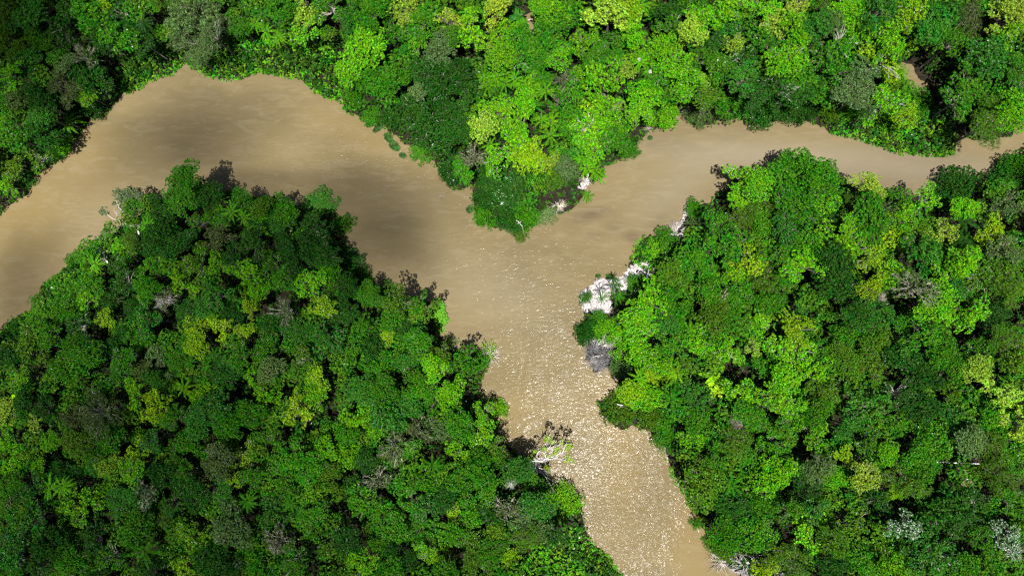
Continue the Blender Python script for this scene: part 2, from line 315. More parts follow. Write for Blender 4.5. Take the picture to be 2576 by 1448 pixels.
# ------------------------------------------------------------------ tree prototypes (unit crown radius)
def crown(kind, seed):
    global rng
    keep = rng; rng = np.random.default_rng(seed)
    mb, lb = MB(), MB()
    # sub-crowns, lobes each, lobe radius, flatness, tufts per lobe, leaves per tuft, leaf length, tuft radius
    nm, nl, lr, flat, nt_, per, ls, tr = {'dense': (4, 8, (.19, .31), .60, 34, 9, .078, .072), 'open': (5, 6, (.16, .27), .50, 30, 9, .082, .075),
        'feathery': (4, 7, (.20, .32), .75, 54, 7, .095, .06), 'twiggy': (4, 6, (.16, .28), .6, 12, 7, .075, .055), 'bush': (5, 7, (.18, .28), .5, 40, 8, .055, .05)}[kind]
    nm += rng.integers(0, 3)
    az = rng.uniform(0, 6.28)+np.arange(nm)*6.28/nm+rng.normal(0, .25, nm)
    sub = np.stack([np.cos(az), np.sin(az), np.zeros(nm)], 1)*rng.uniform(.36, .82, (nm, 1)); sub[:, 2] = rng.uniform(-.32, .26, nm)*flat/.6
    sr = rng.uniform(.28, .54, nm) if kind != 'open' else rng.uniform(.24, .44, nm)
    sub = np.vstack([sub, [rng.normal(0, .1), rng.normal(0, .1), flat*.42]]); sr = np.append(sr, rng.uniform(.34, .52))
    ctr, lrs, outd = [], [], []
    for sc_, r_ in zip(sub, sr):
        n_ = nl+rng.integers(-1, 2); ii = np.arange(n_)+.5; zz = 1-1.05*ii/n_; aa = ii*2.39996+rng.uniform(0, 6.28); q = np.sqrt(np.maximum(1-zz*zz, 0))
        dd = np.stack([q*np.cos(aa), q*np.sin(aa), zz*.8], 1)
        ctr.append(sc_+dd*r_*rng.uniform(.55, .95, (n_, 1))); lrs.append(rng.uniform(*lr, n_)*(r_/.5)); outd.append(unit(dd+sc_*.6+np.array([0, 0, .2])))
    ctr, lrs, outd = np.concatenate(ctr), np.concatenate(lrs), np.concatenate(outd)
    for c, r, out in zip(ctr, lrs, outd):
        n = max(5, int(nt_*(r/lr[1])**2*.95))
        h = unit(rdir(n, -.4)+.5*out)
        cen = c+h*(r*rng.uniform(.60, 1.12, n))[:, None]*np.array([1, 1, .85])
        nn = unit(h*.9+np.array([0, 0, .35])+out*.3)
        if kind == 'feathery':
            for s_ in np.linspace(.2, 1, per):
                pp = cen+nn*(s_*.10)+rng.normal(0, .022, cen.shape); pp[:, 2] -= s_*s_*.05
                mb.quads(leaf_quads(pp, unit(nn*.6+rdir(n)*.8+np.array([0, 0, .3])), rng.uniform(.06, .13, n), .020))
        else: mb.quads(tufts(cen, nn, tr*rng.uniform(.7, 1.3, n), per, ls, .82, .15))
    n = {'dense': 420, 'bush': 420, 'open': 150}.get(kind, 120)
    k = rng.integers(0, len(ctr), n); q = ctr[k]*.78+rdir(n)*(lrs[k]*.5)[:, None]
    mb.quads(leaf_quads(q, rdir(n)+np.array([0, 0, .6]), .13, .10))
    for c, r in zip(ctr, lrs):                   # limbs
        b = np.array([0, 0, -.55]); mid = c*.45+np.array([0, 0, -.18])+rng.normal(0, .05, 3)
        lb.tube(np.array([b, b*.6+mid*.5, mid, c*.8, c]), [.030, .024, .017, .010, .006], 4)
        for _ in range(2 if kind != 'twiggy' else 7):
            e = c+unit(rdir(1, -.2)[0]+c)*r*rng.uniform(.8, 1.2); m_ = (c*.7+mid*.1+e*.2)+rng.normal(0, .03, 3)
            lb.tube(np.array([c*.75+mid*.15, m_, e]), [.010, .008, .003], 3)
    rng = keep
    return mb.mesh(kind+'_crown', M_LEAF), lb.mesh(kind+'_limbs', M_TWIG)
PROTO = {k: [crown(k, 100*i+j) for j in range(n)] for i, (k, n) in enumerate((('dense', 10), ('open', 10), ('feathery', 4), ('twiggy', 4), ('bush', 4)))}
b = MB(); b.tube([(0, 0, 0), (.15, .05, .25), (.1, -.1, .5), (-.1, .05, .75), (0, 0, 1)], [1.5, 1.05, .9, .8, .62], 8)
TRUNK = b.mesh('trunk', M_BARK)

# palms and broad-leaved plantains
def palm_crown(seed, n=15, droop=1.0, L0=1.0):
    g = np.random.default_rng(seed); mb = MB()
    for i in range(n):
        az = i*2.39996+g.uniform(-.25, .25); el = g.uniform(.15, .95)*(1 if i < n*.6 else .5); Ln = 1.2*L0*g.uniform(.85, 1.1)
        t = np.linspace(0, 1, 15); dirh = np.array([math.cos(az), math.sin(az), 0])
        x = Ln*t*(1-.12*t*t); zz = Ln*(math.sin(el)*t*.75-droop*.55*t**2.3)
        sp = dirh[None]*x[:, None]; sp[:, 2] = zz+.06
        mb.tube(sp, np.linspace(.020, .007, 15), 3)
        side = np.array([-dirh[1], dirh[0], 0]); q = []
        for k in range(2, 15):
            for s in (-1, 1):
                w = .105*math.sin(math.pi*(.12+.86*t[k]))+.02; tan = sp[k]-sp[k-1]; tan /= np.linalg.norm(tan)
                dv = unit(side*s*.85+tan*.55+np.array([0, 0, -.35-.2*g.random()])); tip = sp[k]+dv*w*Ln
                hw = tan*.017
                q.append([sp[k]-hw, sp[k]+hw, tip+hw*.3, tip-hw*.3])
                m_ = sp[k]+(sp[k-1]-sp[k])*.5; q.append([m_-hw, m_+hw, m_+dv*w*Ln*.95+hw*.3, m_+dv*w*Ln*.95-hw*.3])
        mb.quads(np.array(q))
    return mb.mesh('palm_fronds', M_LEAF)
def plantain_crown(seed, n=8):
    g = np.random.default_rng(seed); mb = MB()
    for i in range(n):
        az = i*2.39996+g.uniform(-.3, .3); el = g.uniform(.4, 1.1); t = np.linspace(0, 1, 9); Ln = g.uniform(.8, 1.1)
        dh = np.array([math.cos(az), math.sin(az), 0]); side = np.array([-dh[1], dh[0], 0])
        x = Ln*t; zz = Ln*(math.sin(el)*t*.8-.75*t**2.2); sp = dh[None]*x[:, None]; sp[:, 2] = zz
        w = .17*np.sin(math.pi*np.clip(t*.9+.08, 0, 1))**.7
        for s in (-1, 1):
            e = sp+s*side[None]*w[:, None]; e[:, 2] -= w*.25
            mb.quads(np.stack([sp[:-1], sp[1:], e[1:], e[:-1]], 1))
        mb.tube(sp, np.linspace(.02, .006, 9), 3)
    return mb.mesh('plantain_leaves', M_LEAF)
PALMS = [palm_crown(s, n, d) for s, n, d in ((1, 13, 1.), (2, 15, .8), (3, 11, 1.15), (4, 17, .95), (5, 12, .7))]
PLANT = [plantain_crown(s) for s in (1, 2, 3)]
def dead_bush(seed, n=46):
    g = np.random.default_rng(seed); mb = MB()
    for i in range(n):
        a = g.uniform(0, 6.28); zt = g.uniform(.1, .75); R = g.uniform(.5, 1.05)
        e = np.array([math.cos(a)*R, math.sin(a)*R, zt]); m1 = e*.4+np.array([0, 0, .12])+g.normal(0, .06, 3); m2 = e*.75+g.normal(0, .06, 3)
        mb.tube(np.array([g.normal(0, .06, 3)*[1, 1, 0], m1, m2, e]), [.022, .017, .012, .004], 3)
        for _ in range(3):
            e2 = m2+g.normal(0, .22, 3)+e*.15; mb.tube(np.array([m1*.4+m2*.6, (m2+e2)/2+g.normal(0, .03, 3), e2]), [.011, .008, .003], 3)
    return mb.mesh('dead_branches', M_TWIG)
DEAD = [dead_bush(s) for s in (1, 2, 3)]

# ------------------------------------------------------------------ species
SPEC = {'Y': ((.138, .285, .004), 'yellow-green'), 'L': ((.080, .262, .003), 'lime green'), 'G': ((.032, .140, .003), 'mid green'),
        'E': ((.026, .122, .008), 'bluish green'), 'D': ((.014, .068, .004), 'dark green'), 'O': ((.046, .122, .004), 'olive green'),
        'S': ((.064, .122, .028), 'grey-green'), 'P': ((.165, .285, .018), 'pale cream-green'), 'B': ((.052, .086, .018), 'brownish'), 'W': ((.045, .13, .03), 'silver-leaved')}
FORM = {'d': 'dense', 'o': 'open', 'f': 'feathery', 't': 'twiggy', 'b': 'bush'}
FORMW = {'dense': 'rounded', 'open': 'open-crowned', 'feathery': 'feathery', 'twiggy': 'sparse twiggy', 'bush': 'bushy'}
# tile: "x,y,radius,species(+form letter)(+low)" in tile units
TREES = {
1: "50,60,130,O 270,120,150,Ed 470,200,140,D 720,130,150,G 790,60,80,Y 930,110,120,D 600,30,110,G 2330,110,130,Po 2490,60,130,G 2180,100,120,G 2300,240,120,L 90,330,120,O 60,590,120,L 250,470,120,E 300,310,100,O 420,340,120,O 500,500,78,Sd 600,330,60,O 650,430,100,Bt 900,290,140,O 200,700,130,B 480,660,130,Bf 640,715,80,L 680,560,130,D 790,660,100,S 330,790,130,D 310,870,110,E 100,790,120,G 130,1050,110,G 40,930,75,L 330,1010,130,D 300,1200,105,O 120,1260,115,O 480,1080,90,Lb 420,1160,85,Db 60,1400,75,L 200,1350,95,D 560,880,70,Db 720,830,80,Db 850,690,70,Db 1090,330,100,D 760,300,100,D 1000,250,100,D 1830,220,100,G 2100,60,110,G",
2: "190,380,150,L 80,150,95,E 230,110,110,G 170,270,110,L 520,60,120,Po 460,130,65,P 600,180,120,G 380,230,110,G 830,170,105,P 1170,75,105,Pd 960,240,140,Lo 1065,330,80,P 580,330,90,L 760,400,120,S 680,480,120,S 820,300,100,G 1580,80,110,L 1650,160,120,G 1490,50,85,L 2020,100,170,Po 2150,60,110,Y 1830,310,110,Lo 2500,80,100,D 2490,200,100,G 2555,300,85,P 2430,380,110,L 1200,430,95,L 1460,330,140,G 1490,470,100,G 1320,440,120,G 1650,450,95,L 1700,590,100,Bt 1930,430,110,S 2130,540,85,P 1970,640,170,Lo 1870,560,110,L 2300,720,120,L 2400,560,95,G 2500,520,105,L 400,610,110,G 60,560,100,L 620,580,120,D 560,720,85,S 900,560,110,D 790,630,130,D 950,690,140,D 620,900,130,D 790,900,130,D 410,880,110,Db 700,1050,130,D 880,1010,120,D 620,1150,100,Gb 1430,650,95,L 1400,745,90,L 1200,860,125,L 1330,960,140,Lo 1310,1090,140,Lo 1560,1220,85,Y 1430,1170,115,Y 1850,850,125,Yo 1900,980,150,Lo 2000,840,140,L 2080,960,115,L 1740,930,110,S 1890,1120,110,L 2070,1060,105,G 2140,1130,80,Gb 2250,850,95,L 2420,900,100,Lb 2330,880,75,Ob 990,1190,95,Bt 820,1320,100,Db 930,1290,85,O 1130,1230,100,L 1620,1330,115,Ob 1690,1260,95,S 300,640,120,G 230,880,100,Gb 100,720,100,Gb 1200,280,110,L 1330,250,100,L 1750,700,120,G 1640,760,110,G 2200,430,90,L 2080,300,110,G 2200,250,100,L 720,700,90,D",
3: "60,40,120,G 140,140,110,L 250,130,110,L 60,250,105,P 340,50,110,L 350,180,120,Ed 390,340,75,P 200,330,95,D 280,520,120,S 430,600,110,E 110,440,110,G 45,530,105,L 40,650,100,L 155,610,50,P 195,740,95,Od 370,820,110,O 120,890,95,Sfb 600,840,120,Db 870,80,115,P 720,180,105,P 850,230,115,L 620,60,100,L 1050,60,100,B 1000,200,115,E 1140,190,115,S 1270,90,110,L 1190,330,115,O 840,340,125,G 780,450,120,L 850,560,110,G 600,270,115,G 680,370,95,E 1060,430,110,G 1180,520,115,G 1340,200,110,L 1460,90,130,E 1480,280,130,L 1500,450,140,Yo 1560,360,100,L 1720,120,120,Y 1800,290,100,Yo 1590,580,95,Lb 1900,200,130,E 2000,90,90,D 2150,130,130,Bf 2420,130,130,P 2530,100,85,P 2430,290,110,L 2290,420,140,E 2020,330,100,G 2140,640,135,Go 2060,770,105,G 2430,540,115,S 2440,700,130,O 2370,820,110,O 2290,950,130,O 2480,850,110,L 1320,600,140,S 1290,730,110,S 1110,680,50,Y 1230,840,100,Gb 1130,830,90,Ob 1500,780,125,L 1690,880,85,Y 1760,760,100,Gb 1560,920,100,Lb 830,820,105,Db 930,860,85,Db 700,660,120,D 860,720,120,D 990,650,110,G 470,460,110,D 540,720,100,D 830,1240,115,G 950,1260,80,O 460,1340,125,Lo 560,1400,105,L 790,1340,140,G 1010,1340,120,G 1080,1280,60,Db 1400,1390,90,P 2050,1400,140,Ddb 2430,1370,140,Db 2500,1240,110,Gb 2530,560,100,O 1600,200,110,L",
6: "450,80,120,L 630,110,105,O 850,90,125,G 1030,60,110,L 1380,60,85,O 1420,190,125,O 1560,170,110,S 1260,220,100,G 1800,60,110,L 1660,90,100,G 2130,120,85,L 2450,90,100,S 270,240,105,G 430,220,105,O 600,230,105,G 760,260,100,E 80,265,80,Sb 85,130,65,Gb 330,430,150,Go 490,540,125,Yo 370,620,100,L 90,540,115,G 870,400,110,O 880,560,115,Lo 1180,400,150,Lo 1260,300,100,L 1120,570,140,D 1150,720,140,D 700,470,100,G 620,680,120,O 230,790,105,O 240,890,105,O 1520,310,125,Yo 1690,350,80,Y 1960,300,95,P 1420,510,95,Y 1590,620,100,L 1800,470,130,E 2330,310,95,Yo 1640,220,90,L 1760,720,140,Bt 2000,580,110,L 1900,830,115,L 2120,540,100,L 2260,640,110,O 2440,430,110,S 2150,930,115,Lo 2400,600,110,O 1420,720,90,Y 880,890,55,Eo 850,1040,105,Yo 570,960,105,L 1230,1070,115,G 1340,940,100,E 1800,1080,125,G 1700,980,90,G 110,1130,105,L 340,1200,110,L 530,1180,60,P 800,1190,140,Lo 640,1290,100,G 1400,1310,115,O 1620,1230,120,D 2230,1190,110,G 2200,1330,90,P 2500,1250,110,O 760,1400,110,L 1000,1350,110,L 1060,1180,90,G 1220,1240,90,B 2350,930,100,D 2460,740,110,O 2050,740,90,E 1060,230,100,D 980,300,90,D 420,760,100,G 300,960,100,G 660,830,100,G 1490,880,90,E 1450,1130,100,O 1950,1200,105,G 2400,1100,100,O 2060,1330,100,S 1850,1350,110,D",
8: "95,1050,45,Gb 100,80,110,E 430,60,110,L 750,110,130,L 1050,60,105,O 1360,170,145,Eo 1600,250,105,O 1620,70,105,D 2050,60,95,O 1800,180,105,D 2050,260,100,E 2150,420,105,S 2400,60,115,P 2350,260,105,O 500,230,105,G 100,290,110,G 80,400,95,L 380,440,115,O 670,440,105,G 980,350,115,L 1000,220,100,G 1250,310,80,E 1530,510,80,Ld 1220,530,70,Y 1350,700,100,Pd 1160,680,90,L 680,690,115,L 170,660,105,O 150,760,135,Od 1010,650,100,S 940,810,105,Df 1700,740,115,O 1590,820,55,Y 1950,910,170,D 2100,1030,105,D 330,880,110,D 400,980,115,D 620,900,115,G 950,1060,140,Lo 1270,1050,115,O 800,960,90,G 1670,1070,105,Wo 2430,1130,100,Wo 700,1250,110,O 840,1380,105,O 1650,1220,130,E 1880,1260,140,E 1130,1200,100,O 2400,690,110,O 1850,420,120,G 1750,560,95,G 1400,430,100,G 2330,450,95,O 2520,300,110,P 2500,520,110,O 2460,880,105,G 250,550,90,G 550,590,100,G 850,220,100,G 1000,940,90,E 1470,880,90,D 1800,640,90,O 2200,870,90,D 2250,1180,90,O 330,1130,110,G 560,1090,110,G 280,1240,95,Ob 1380,1340,110,G 1120,1380,105,D 2100,1390,110,G 1580,1390,100,L 620,1390,90,Y",
9: "60,220,100,P 60,420,110,L 130,600,110,L 310,620,75,L 400,430,65,L 600,260,100,B 730,200,170,Bf 1190,170,125,Yo 1010,60,100,L 1600,190,125,E 1500,300,100,E 1040,500,100,Yo 1150,420,85,E 840,620,95,P 740,590,80,E 1000,660,100,L 1850,530,95,Yo 1750,700,85,Y 2020,120,110,L 2250,210,120,Yo 2390,60,95,L 1650,590,105,B 1400,670,95,O 1240,670,105,D 1110,830,100,Dt 230,790,105,E 620,900,150,Lo 270,1030,120,Eo 900,870,85,E 1060,1070,120,G 1750,1070,125,Sd 2050,980,130,Eo 1450,1150,110,L 2110,1180,120,Bt 1400,1370,95,Yo 420,1200,115,D 2350,1000,110,O 2400,850,100,L 720,1150,110,D 200,100,110,D 330,180,100,D 850,400,110,G 600,430,110,O 700,500,90,G 250,290,80,P 80,960,90,G 480,650,90,D 90,760,90,G 1300,600,80,G 1480,820,110,D 1680,800,90,E 1900,700,80,G 2200,560,120,G 2050,420,110,G 2180,720,110,G 2350,620,100,G 2460,480,90,L 1750,300,110,G 1880,200,100,O 1560,60,100,L 130,1220,110,E 300,1350,110,D 560,1340,110,G 850,1300,110,G 1150,1380,100,D 1600,1310,120,D 1900,1300,110,G 2250,1330,110,G 1700,1420,90,D 80,1400,90,G 700,1420,90,D 1300,900,90,D 1320,250,90,G 1420,430,110,G 980,830,70,E 1240,1000,100,O 2480,700,90,O",
4: "960,60,95,Sb 1380,90,100,O 1350,55,85,G 1260,180,95,D 1500,240,95,G 1280,300,120,D 1000,390,90,O 950,450,90,L 1180,390,110,D 1340,380,100,D 1650,350,110,B 2050,90,90,O 2140,170,105,G 2080,250,90,E 1960,270,85,L 2420,110,130,Gd 2370,260,120,D 2360,400,115,D 1920,370,120,D 2450,480,110,D 2220,540,110,D 1490,560,125,Oo 1640,540,95,Lo 1860,600,110,Lo 1380,710,110,Lo 2350,690,105,Lo 2530,700,100,S 2440,860,90,Yo 700,710,100,G 680,790,90,L 1250,800,100,Bt 1130,560,100,G 1640,780,110,E 1960,740,100,L 1890,870,70,Y 800,960,70,Yo 1110,970,125,Eo 1090,1070,90,S 1480,1030,95,Yo 1590,970,80,Y 1670,1030,85,Yo 1850,1070,80,Yo 1490,1165,90,Yd 2050,550,105,S 2170,660,105,O 2150,900,105,Bt 2470,1110,125,Eo 400,1110,110,O 250,1170,125,O 680,1220,125,G 930,1250,90,S 930,1350,110,E 1080,1360,90,B 1190,1200,100,S 1880,1380,65,L 2300,1260,105,O 2050,1330,105,S 2400,1390,90,Y 1700,1360,105,D 1190,1410,90,E 740,420,75,Gb 600,510,80,Gb 120,1060,100,Db 300,1000,90,Gb 90,1250,100,D 480,900,90,G 600,1000,100,D 820,820,90,D 560,1150,80,G 960,700,100,D 1120,720,90,O 890,560,90,D 1750,480,95,D 2160,390,90,D 1740,880,100,D 2060,1000,110,D 2260,1050,90,E 2000,1180,100,G 1800,1230,100,G 1430,900,100,D 1000,880,80,D 500,1320,110,G 170,1390,90,L 1350,1250,80,G 1560,870,80,E 2540,950,90,D 2480,600,80,L 880,1130,80,D 330,830,90,Gb 460,700,80,Gb",
5: "40,240,75,G 430,830,125,O 600,890,115,O 740,930,90,L 340,1100,65,Y 200,1010,105,G 500,1000,105,D 590,1130,100,G 90,1200,95,O 480,1290,85,E 830,1140,60,Yt 1120,1200,75,Yt 900,1290,130,G 1010,1260,90,Gb 700,1330,95,L 600,1400,95,G 60,720,100,D 220,770,85,G 2375,440,85,Lb 2230,690,85,Gb 1840,800,50,Gb 1930,940,55,Gb 1840,1050,80,Ddb 1990,1050,90,Lb 2230,970,130,L 2100,1020,90,Lb 2320,830,120,L 2250,1200,115,L 2450,1150,110,G 2110,1330,80,Sb 2490,640,105,O 2430,370,95,Gb 60,500,90,D 40,900,90,D 380,950,90,G 250,1180,100,D 320,1340,100,G 2430,980,100,E 2380,1290,95,L 2140,1180,100,Lb 2500,870,110,G 740,1210,80,B 150,640,80,Db 560,850,90,G 350,760,80,Gb 1540,170,85,Sb",
7: "150,40,100,E 300,40,95,O 100,260,115,L 330,220,135,E 250,330,100,L 500,170,105,E 700,120,90,O 820,70,95,L 1080,220,95,Lo 900,310,105,G 420,460,130,Bt 880,540,115,Lo 1050,400,110,Lo 1150,490,80,B 1200,590,90,G 270,720,105,Bt 480,490,90,G 60,520,105,L 190,900,140,Go 310,970,110,G 420,1090,110,G 680,740,105,O 850,970,60,Y 980,970,105,O 1250,950,125,Bt 1340,640,95,E 1700,910,115,Lb 1480,900,105,E 1440,1080,100,S 1390,1160,95,B 600,1080,105,O 960,1170,105,O 1250,1290,65,Y 750,1290,80,Y 630,1260,75,L 1180,1130,105,O 160,1340,105,L 1600,1130,100,D 1000,1340,115,O 2180,50,85,Y 2300,90,115,L 2120,180,125,Ob 2330,240,100,Ob 2430,290,95,Gb 1180,170,75,Lb 560,330,110,B 730,330,95,S 620,40,100,G 60,380,80,G 200,560,90,D 1050,650,105,G 900,720,105,G 1100,790,105,G 520,880,100,G 640,940,90,E 800,860,90,D 1150,1000,90,D 1300,1120,95,O 1500,1030,90,D 300,1200,90,G 450,1290,90,D 850,1130,85,G 1120,1260,85,O 780,1400,90,O 350,1400,95,G 50,1180,90,D 110,760,90,D 1450,730,80,G 2470,420,85,Gb 1600,830,70,Lb"}
PALM_AT = {  # x,y,radius,species
1: "1840,55,75,G 1990,110,85,G 1930,180,75,L 2010,240,80,L 2100,290,75,L 1080,170,80,D 1020,140,60,D 1110,215,70,D 1060,60,60,D 520,930,110,L 2150,200,70,G",
2: "960,90,75,L 1790,20,75,L 2260,40,80,L 2260,470,75,Lw 2330,530,75,Lw 1110,650,85,L 1170,580,80,L 1230,560,70,L 1235,640,75,L 1070,590,60,L 1310,600,70,L 1165,700,75,G 1510,600,80,G 1570,610,70,G 1540,690,80,L 1440,800,100,G 1720,370,75,G 2070,400,75,G 2310,600,80,G 1580,920,85,Y 1580,1025,85,L 1510,900,65,L 1125,1095,80,L 850,1190,75,D 540,880,80,D 500,770,80,D 740,760,70,D 100,490,75,L 120,620,85,G 250,370,75,G 1815,1210,85,L 1850,1265,75,L 1910,1280,70,L 1945,1325,65,L 430,790,75,D",
3: "1400,840,65,D", 6: "2130,220,95,D 2120,370,90,D 430,970,100,G 270,665,70,G 50,1040,70,L 740,650,65,G 1580,15,45,G",
8: "1390,1240,80,D 370,760,80,G", 9: "380,770,95,L 470,770,85,L 370,880,85,G 880,965,85,G 1090,1250,130,G 1870,880,80,G 500,370,65,G 2190,890,75,G 1390,30,85,L 1240,290,65,G",
4: "1650,70,85,L 1750,150,75,L 1840,190,70,L 1690,190,70,G 1120,265,75,L 720,540,75,L 1550,1310,65,G 1430,1280,60,G 1390,1130,65,G 830,1190,70,D 950,1100,55,G 2510,850,70,G 1620,1230,60,G 1410,960,55,G",
5: "2080,775,75,G 2075,690,50,G 1975,795,50,G 2470,1320,95,L 2530,1370,85,Y 2330,1390,85,Y 2250,1400,75,L 150,1000,60,G 160,790,60,G 1860,35,50,L", 7: "690,610,95,G 2490,110,90,G 1330,990,60,L"}
PLANT_AT = {9: "140,70,95,Y 2350,430,75,E", 2: "1750,1150,80,E 1330,130,75,E 200,660,50,E", 5: "2540,930,65,L", 6: "240,1385,105,Y 20,860,70,Y", 8: "860,640,90,G 260,50,75,Y 780,460,70,E", 4: "1320,1340,80,L 1260,660,40,D", 3: "2480,1390,40,G"}
def toks(d):
    for t, s in d.items():
        for k in s.split():
            x, y, r, sp = k.split(','); yield t, *tp(t, float(x), float(y)), float(r)/TS, sp
LAND = [('the feathery grey giant', 490, 45), ('the top cove', 467, 150), ('the fenced pool', 1335, 60), ('the white-topped palms', 1620, 165), ('the round yellow tree', 1211, 327),
        ('the river fork', 1320, 610), ('the muddy side pool', 2292, 195), ('the white sandbank', 1520, 740), ('the leaning bare tree', 1410, 1130), ('the stranded white log', 1495, 888),
        ('the silver-leaved tree', 2274, 1322), ('the white rail', 2330, 1161), ('the brown feathery tree', 243, 1033), ('the bleached branches', 300, 570), ('the yellow plantain', 46, 990),
        ('the pale driftwood heap', 1885, 1405), ('the shaded lone palm', 1090, 1170), ('the cream round tree', 2167, 1200), ('the bright round tree', 497, 871), ('the paired star palms', 145, 1222),
        ('the brown twig tree', 2304, 723), ('the white star branches', 1286, 1212), ('the round olive tree', 1782, 247), ('the wide lime tree', 2000, 830), ('the palm grove', 1240, 205), ('the dull round tree', 583, 1322), ('the twin dark palms', 2427, 580)]
HAND = {(1211, 327): 'round yellow cream-topped tree standing clear on the wooded point', (583, 1322): 'dull grey-green tightly rounded tree with a shadowed gap beside it',
        (497, 871): 'bright yellow-green ball-shaped tree in the dark forest below the left channel', (2167, 1200): 'cream-yellow round tree among olive trees right of the lower channel',
        (2304, 723): 'bare brown twig tree with hardly a leaf amid lime crowns', (243, 1033): 'broad brown feathery tree with drooping sprays below the left channel',
        (1782, 247): 'round olive tree with a flat yellowish side above the right channel', (2000, 830): 'wide bright yellow tree in the middle of the right-hand forest',
        (2274, 1322): 'silvery white-leaved tree standing out near the bottom of the right-hand forest'}
ORD = ['', 'second', 'third', 'fourth', 'fifth', 'sixth', 'seventh', 'eighth', 'ninth', 'tenth', 'eleventh', 'twelfth', 'thirteenth', 'fourteenth', 'fifteenth']
DIRS = ['right of', 'up-right of', 'above', 'up-left of', 'left of', 'down-left of', 'below', 'down-right of']
PENDING = []
def want_label(o, px, py, desc, key):
    l = min(LAND, key=lambda q: (q[1]-px)**2+(q[2]-py)**2)
    k = int(round(math.degrees(math.atan2(-(py-l[2]), px-l[1]))/45)) % 8
    PENDING.append((o, desc, key, l[0], k, math.hypot(px-l[1], py-l[2])))
def write_labels():
    g = {}
    for r in PENDING: g.setdefault((r[2], r[3], r[4]), []).append(r)
    for (key, l, k), rows in g.items():
        rows.sort(key=lambda r: r[5])
        for i, r in enumerate(rows):
            r[0]['label'] = f"{r[1]}, {ORD[i]} one {DIRS[k]} {l}" if i else (f"{r[1]}, closest {DIRS[k]} {l}" if len(rows) > 1 else f"{r[1]} {DIRS[k]} {l}")
def inland(x, y): return float(shore(np.array([[x, y]]))[0])
SPOTS = []                                       # x, y, r of what stands
def thing(name, loc, rz=0):
    e = bpy.data.objects.new(name, None); C.objects.link(e); e.location = loc; e.rotation_euler = (0, 0, rz); e.empty_display_size = .3
    return e
def jitter(c, a=.16):
    k = random.uniform(1-a, 1+a); return tuple(max(.002, v*k*random.uniform(.92, 1.08)) for v in c)
NTREE = {}
def stand(px, py, r, h, cz_fn):
    """the height nearest to h at which the foot of a crown seen at px, py is on land"""
    best = h
    for k in (1, .93, 1.08, .86, 1.16, .79, 1.25, .72, 1.35, .65, 1.45, .58, .5, .42, .34, .27, .2, .15):
        p = at(px, py, cz_fn(h*k))
        if h*k < 20 and inland(p.x, p.y) > .5: best = h*k; break
    else: best = 1.4
    return at(px, py, cz_fn(best)), best
def tree(px, py, rp, sp):
    s = sp[0]
    if s in 'BSO' and len(sp) == 1 and random.random() < .42: s = 'G' if s != 'B' else 'O'   # only some of the greyish crowns stand out
    form = next((FORM[c] for c in sp[1:] if c in 'doft'), None); low = 'b' in sp[1:]
    if form is None:
        form = 'bush' if low else ('open' if random.random() < {'L': .65, 'Y': .8, 'P': .6}.get(s, .42) else 'feathery' if (s in 'SO' and random.random() < .25) else 'dense')
    r = rp*MPP*1.09
    h = min((2.2+.55*r if low else 8.6+1.2*r+random.uniform(-2.4, 2.6)), 19)
    if any(abs(k[0]-px) < 3 and abs(k[1]-py) < 3 for k in HAND): h += 3.0
    flat = {'dense': .62, 'open': .6, 'feathery': .75, 'twiggy': .6, 'bush': .62}[form]
    cz = lambda hh: max(hh-flat*r*.9, .35*hh)
    p, h = stand(px, py, r, h, cz)
    c = cz(h); gz = ground_z(p.x, p.y)
    rz = random.uniform(0, 6.28)
    low = low or h < 4
    e = thing('bank_shrub' if low else 'twiggy_tree' if form == 'twiggy' else 'feathery_tree' if form == 'feathery' else 'spreading_tree' if form == 'open' else 'broadleaf_tree', (p.x, p.y, min(gz, .9)), rz)
    gz = e.location.z
    cm, lm = random.choice(PROTO[form])
    col, word = SPEC[s]; col = jitter(col)
    alpha = .72 if s == 'W' else (.985 if random.random() < .12 else 1.01)
    el = random.uniform(-.2, .2); sx = r*(1.02+el); sy = r*(1.02-el); sz = r*random.uniform(.85, 1.15)
    sz = min(sz, (c-gz)/.42)
    cr = obj('crown', cm, e, (*col, alpha)); cr.scale = (sx, sy, sz); cr.location = (0, 0, c-gz); cr.rotation_euler = (random.gauss(0, .1), random.gauss(0, .1), 0)
    if not low or form == 'twiggy':
        tw = (.38, .34, .27, 1) if form == 'twiggy' else random.choice(((.20, .17, .13, 1),)*4+((.48, .44, .37, 1),))
        li = obj('limbs', lm, e, tw); li.scale = (sx, sy, sz); li.location = (0, 0, c-gz)
    tk = obj('trunk', TRUNK, e); th = max(c-gz-.5*sz, .3)+.25*sz; tw = .035*r+.04; tk.scale = (tw, tw, th+.3); tk.location = (0, 0, -.3)
    size = 'large ' if r > 4.4 else 'small ' if r < 2.55 else ''
    kind = 'bush' if low else 'spreading tree' if form == 'open' else 'tree'
    hand = next((v for k, v in HAND.items() if abs(k[0]-px) < 3 and abs(k[1]-py) < 3), None)
    tag(e, hand, kind, ('low bushes along the river banks' if low else 'open-crowned trees of the rainforest' if form == 'open' else 'trees of the rainforest canopy'))
    if not hand:
        d = f"{size}{word} {'low bush' if low else FORMW[form]+' tree'}"; want_label(e, px, py, d, d)
    SPOTS.append((p.x, p.y, r)); NTREE[e.name.split('.')[0]] = NTREE.get(e.name.split('.')[0], 0)+1
for t, px, py, rp, sp in toks(TREES): tree(px, py, rp, sp)
tree(1211, 327, 38, 'Pd'); SPOTS[-1]
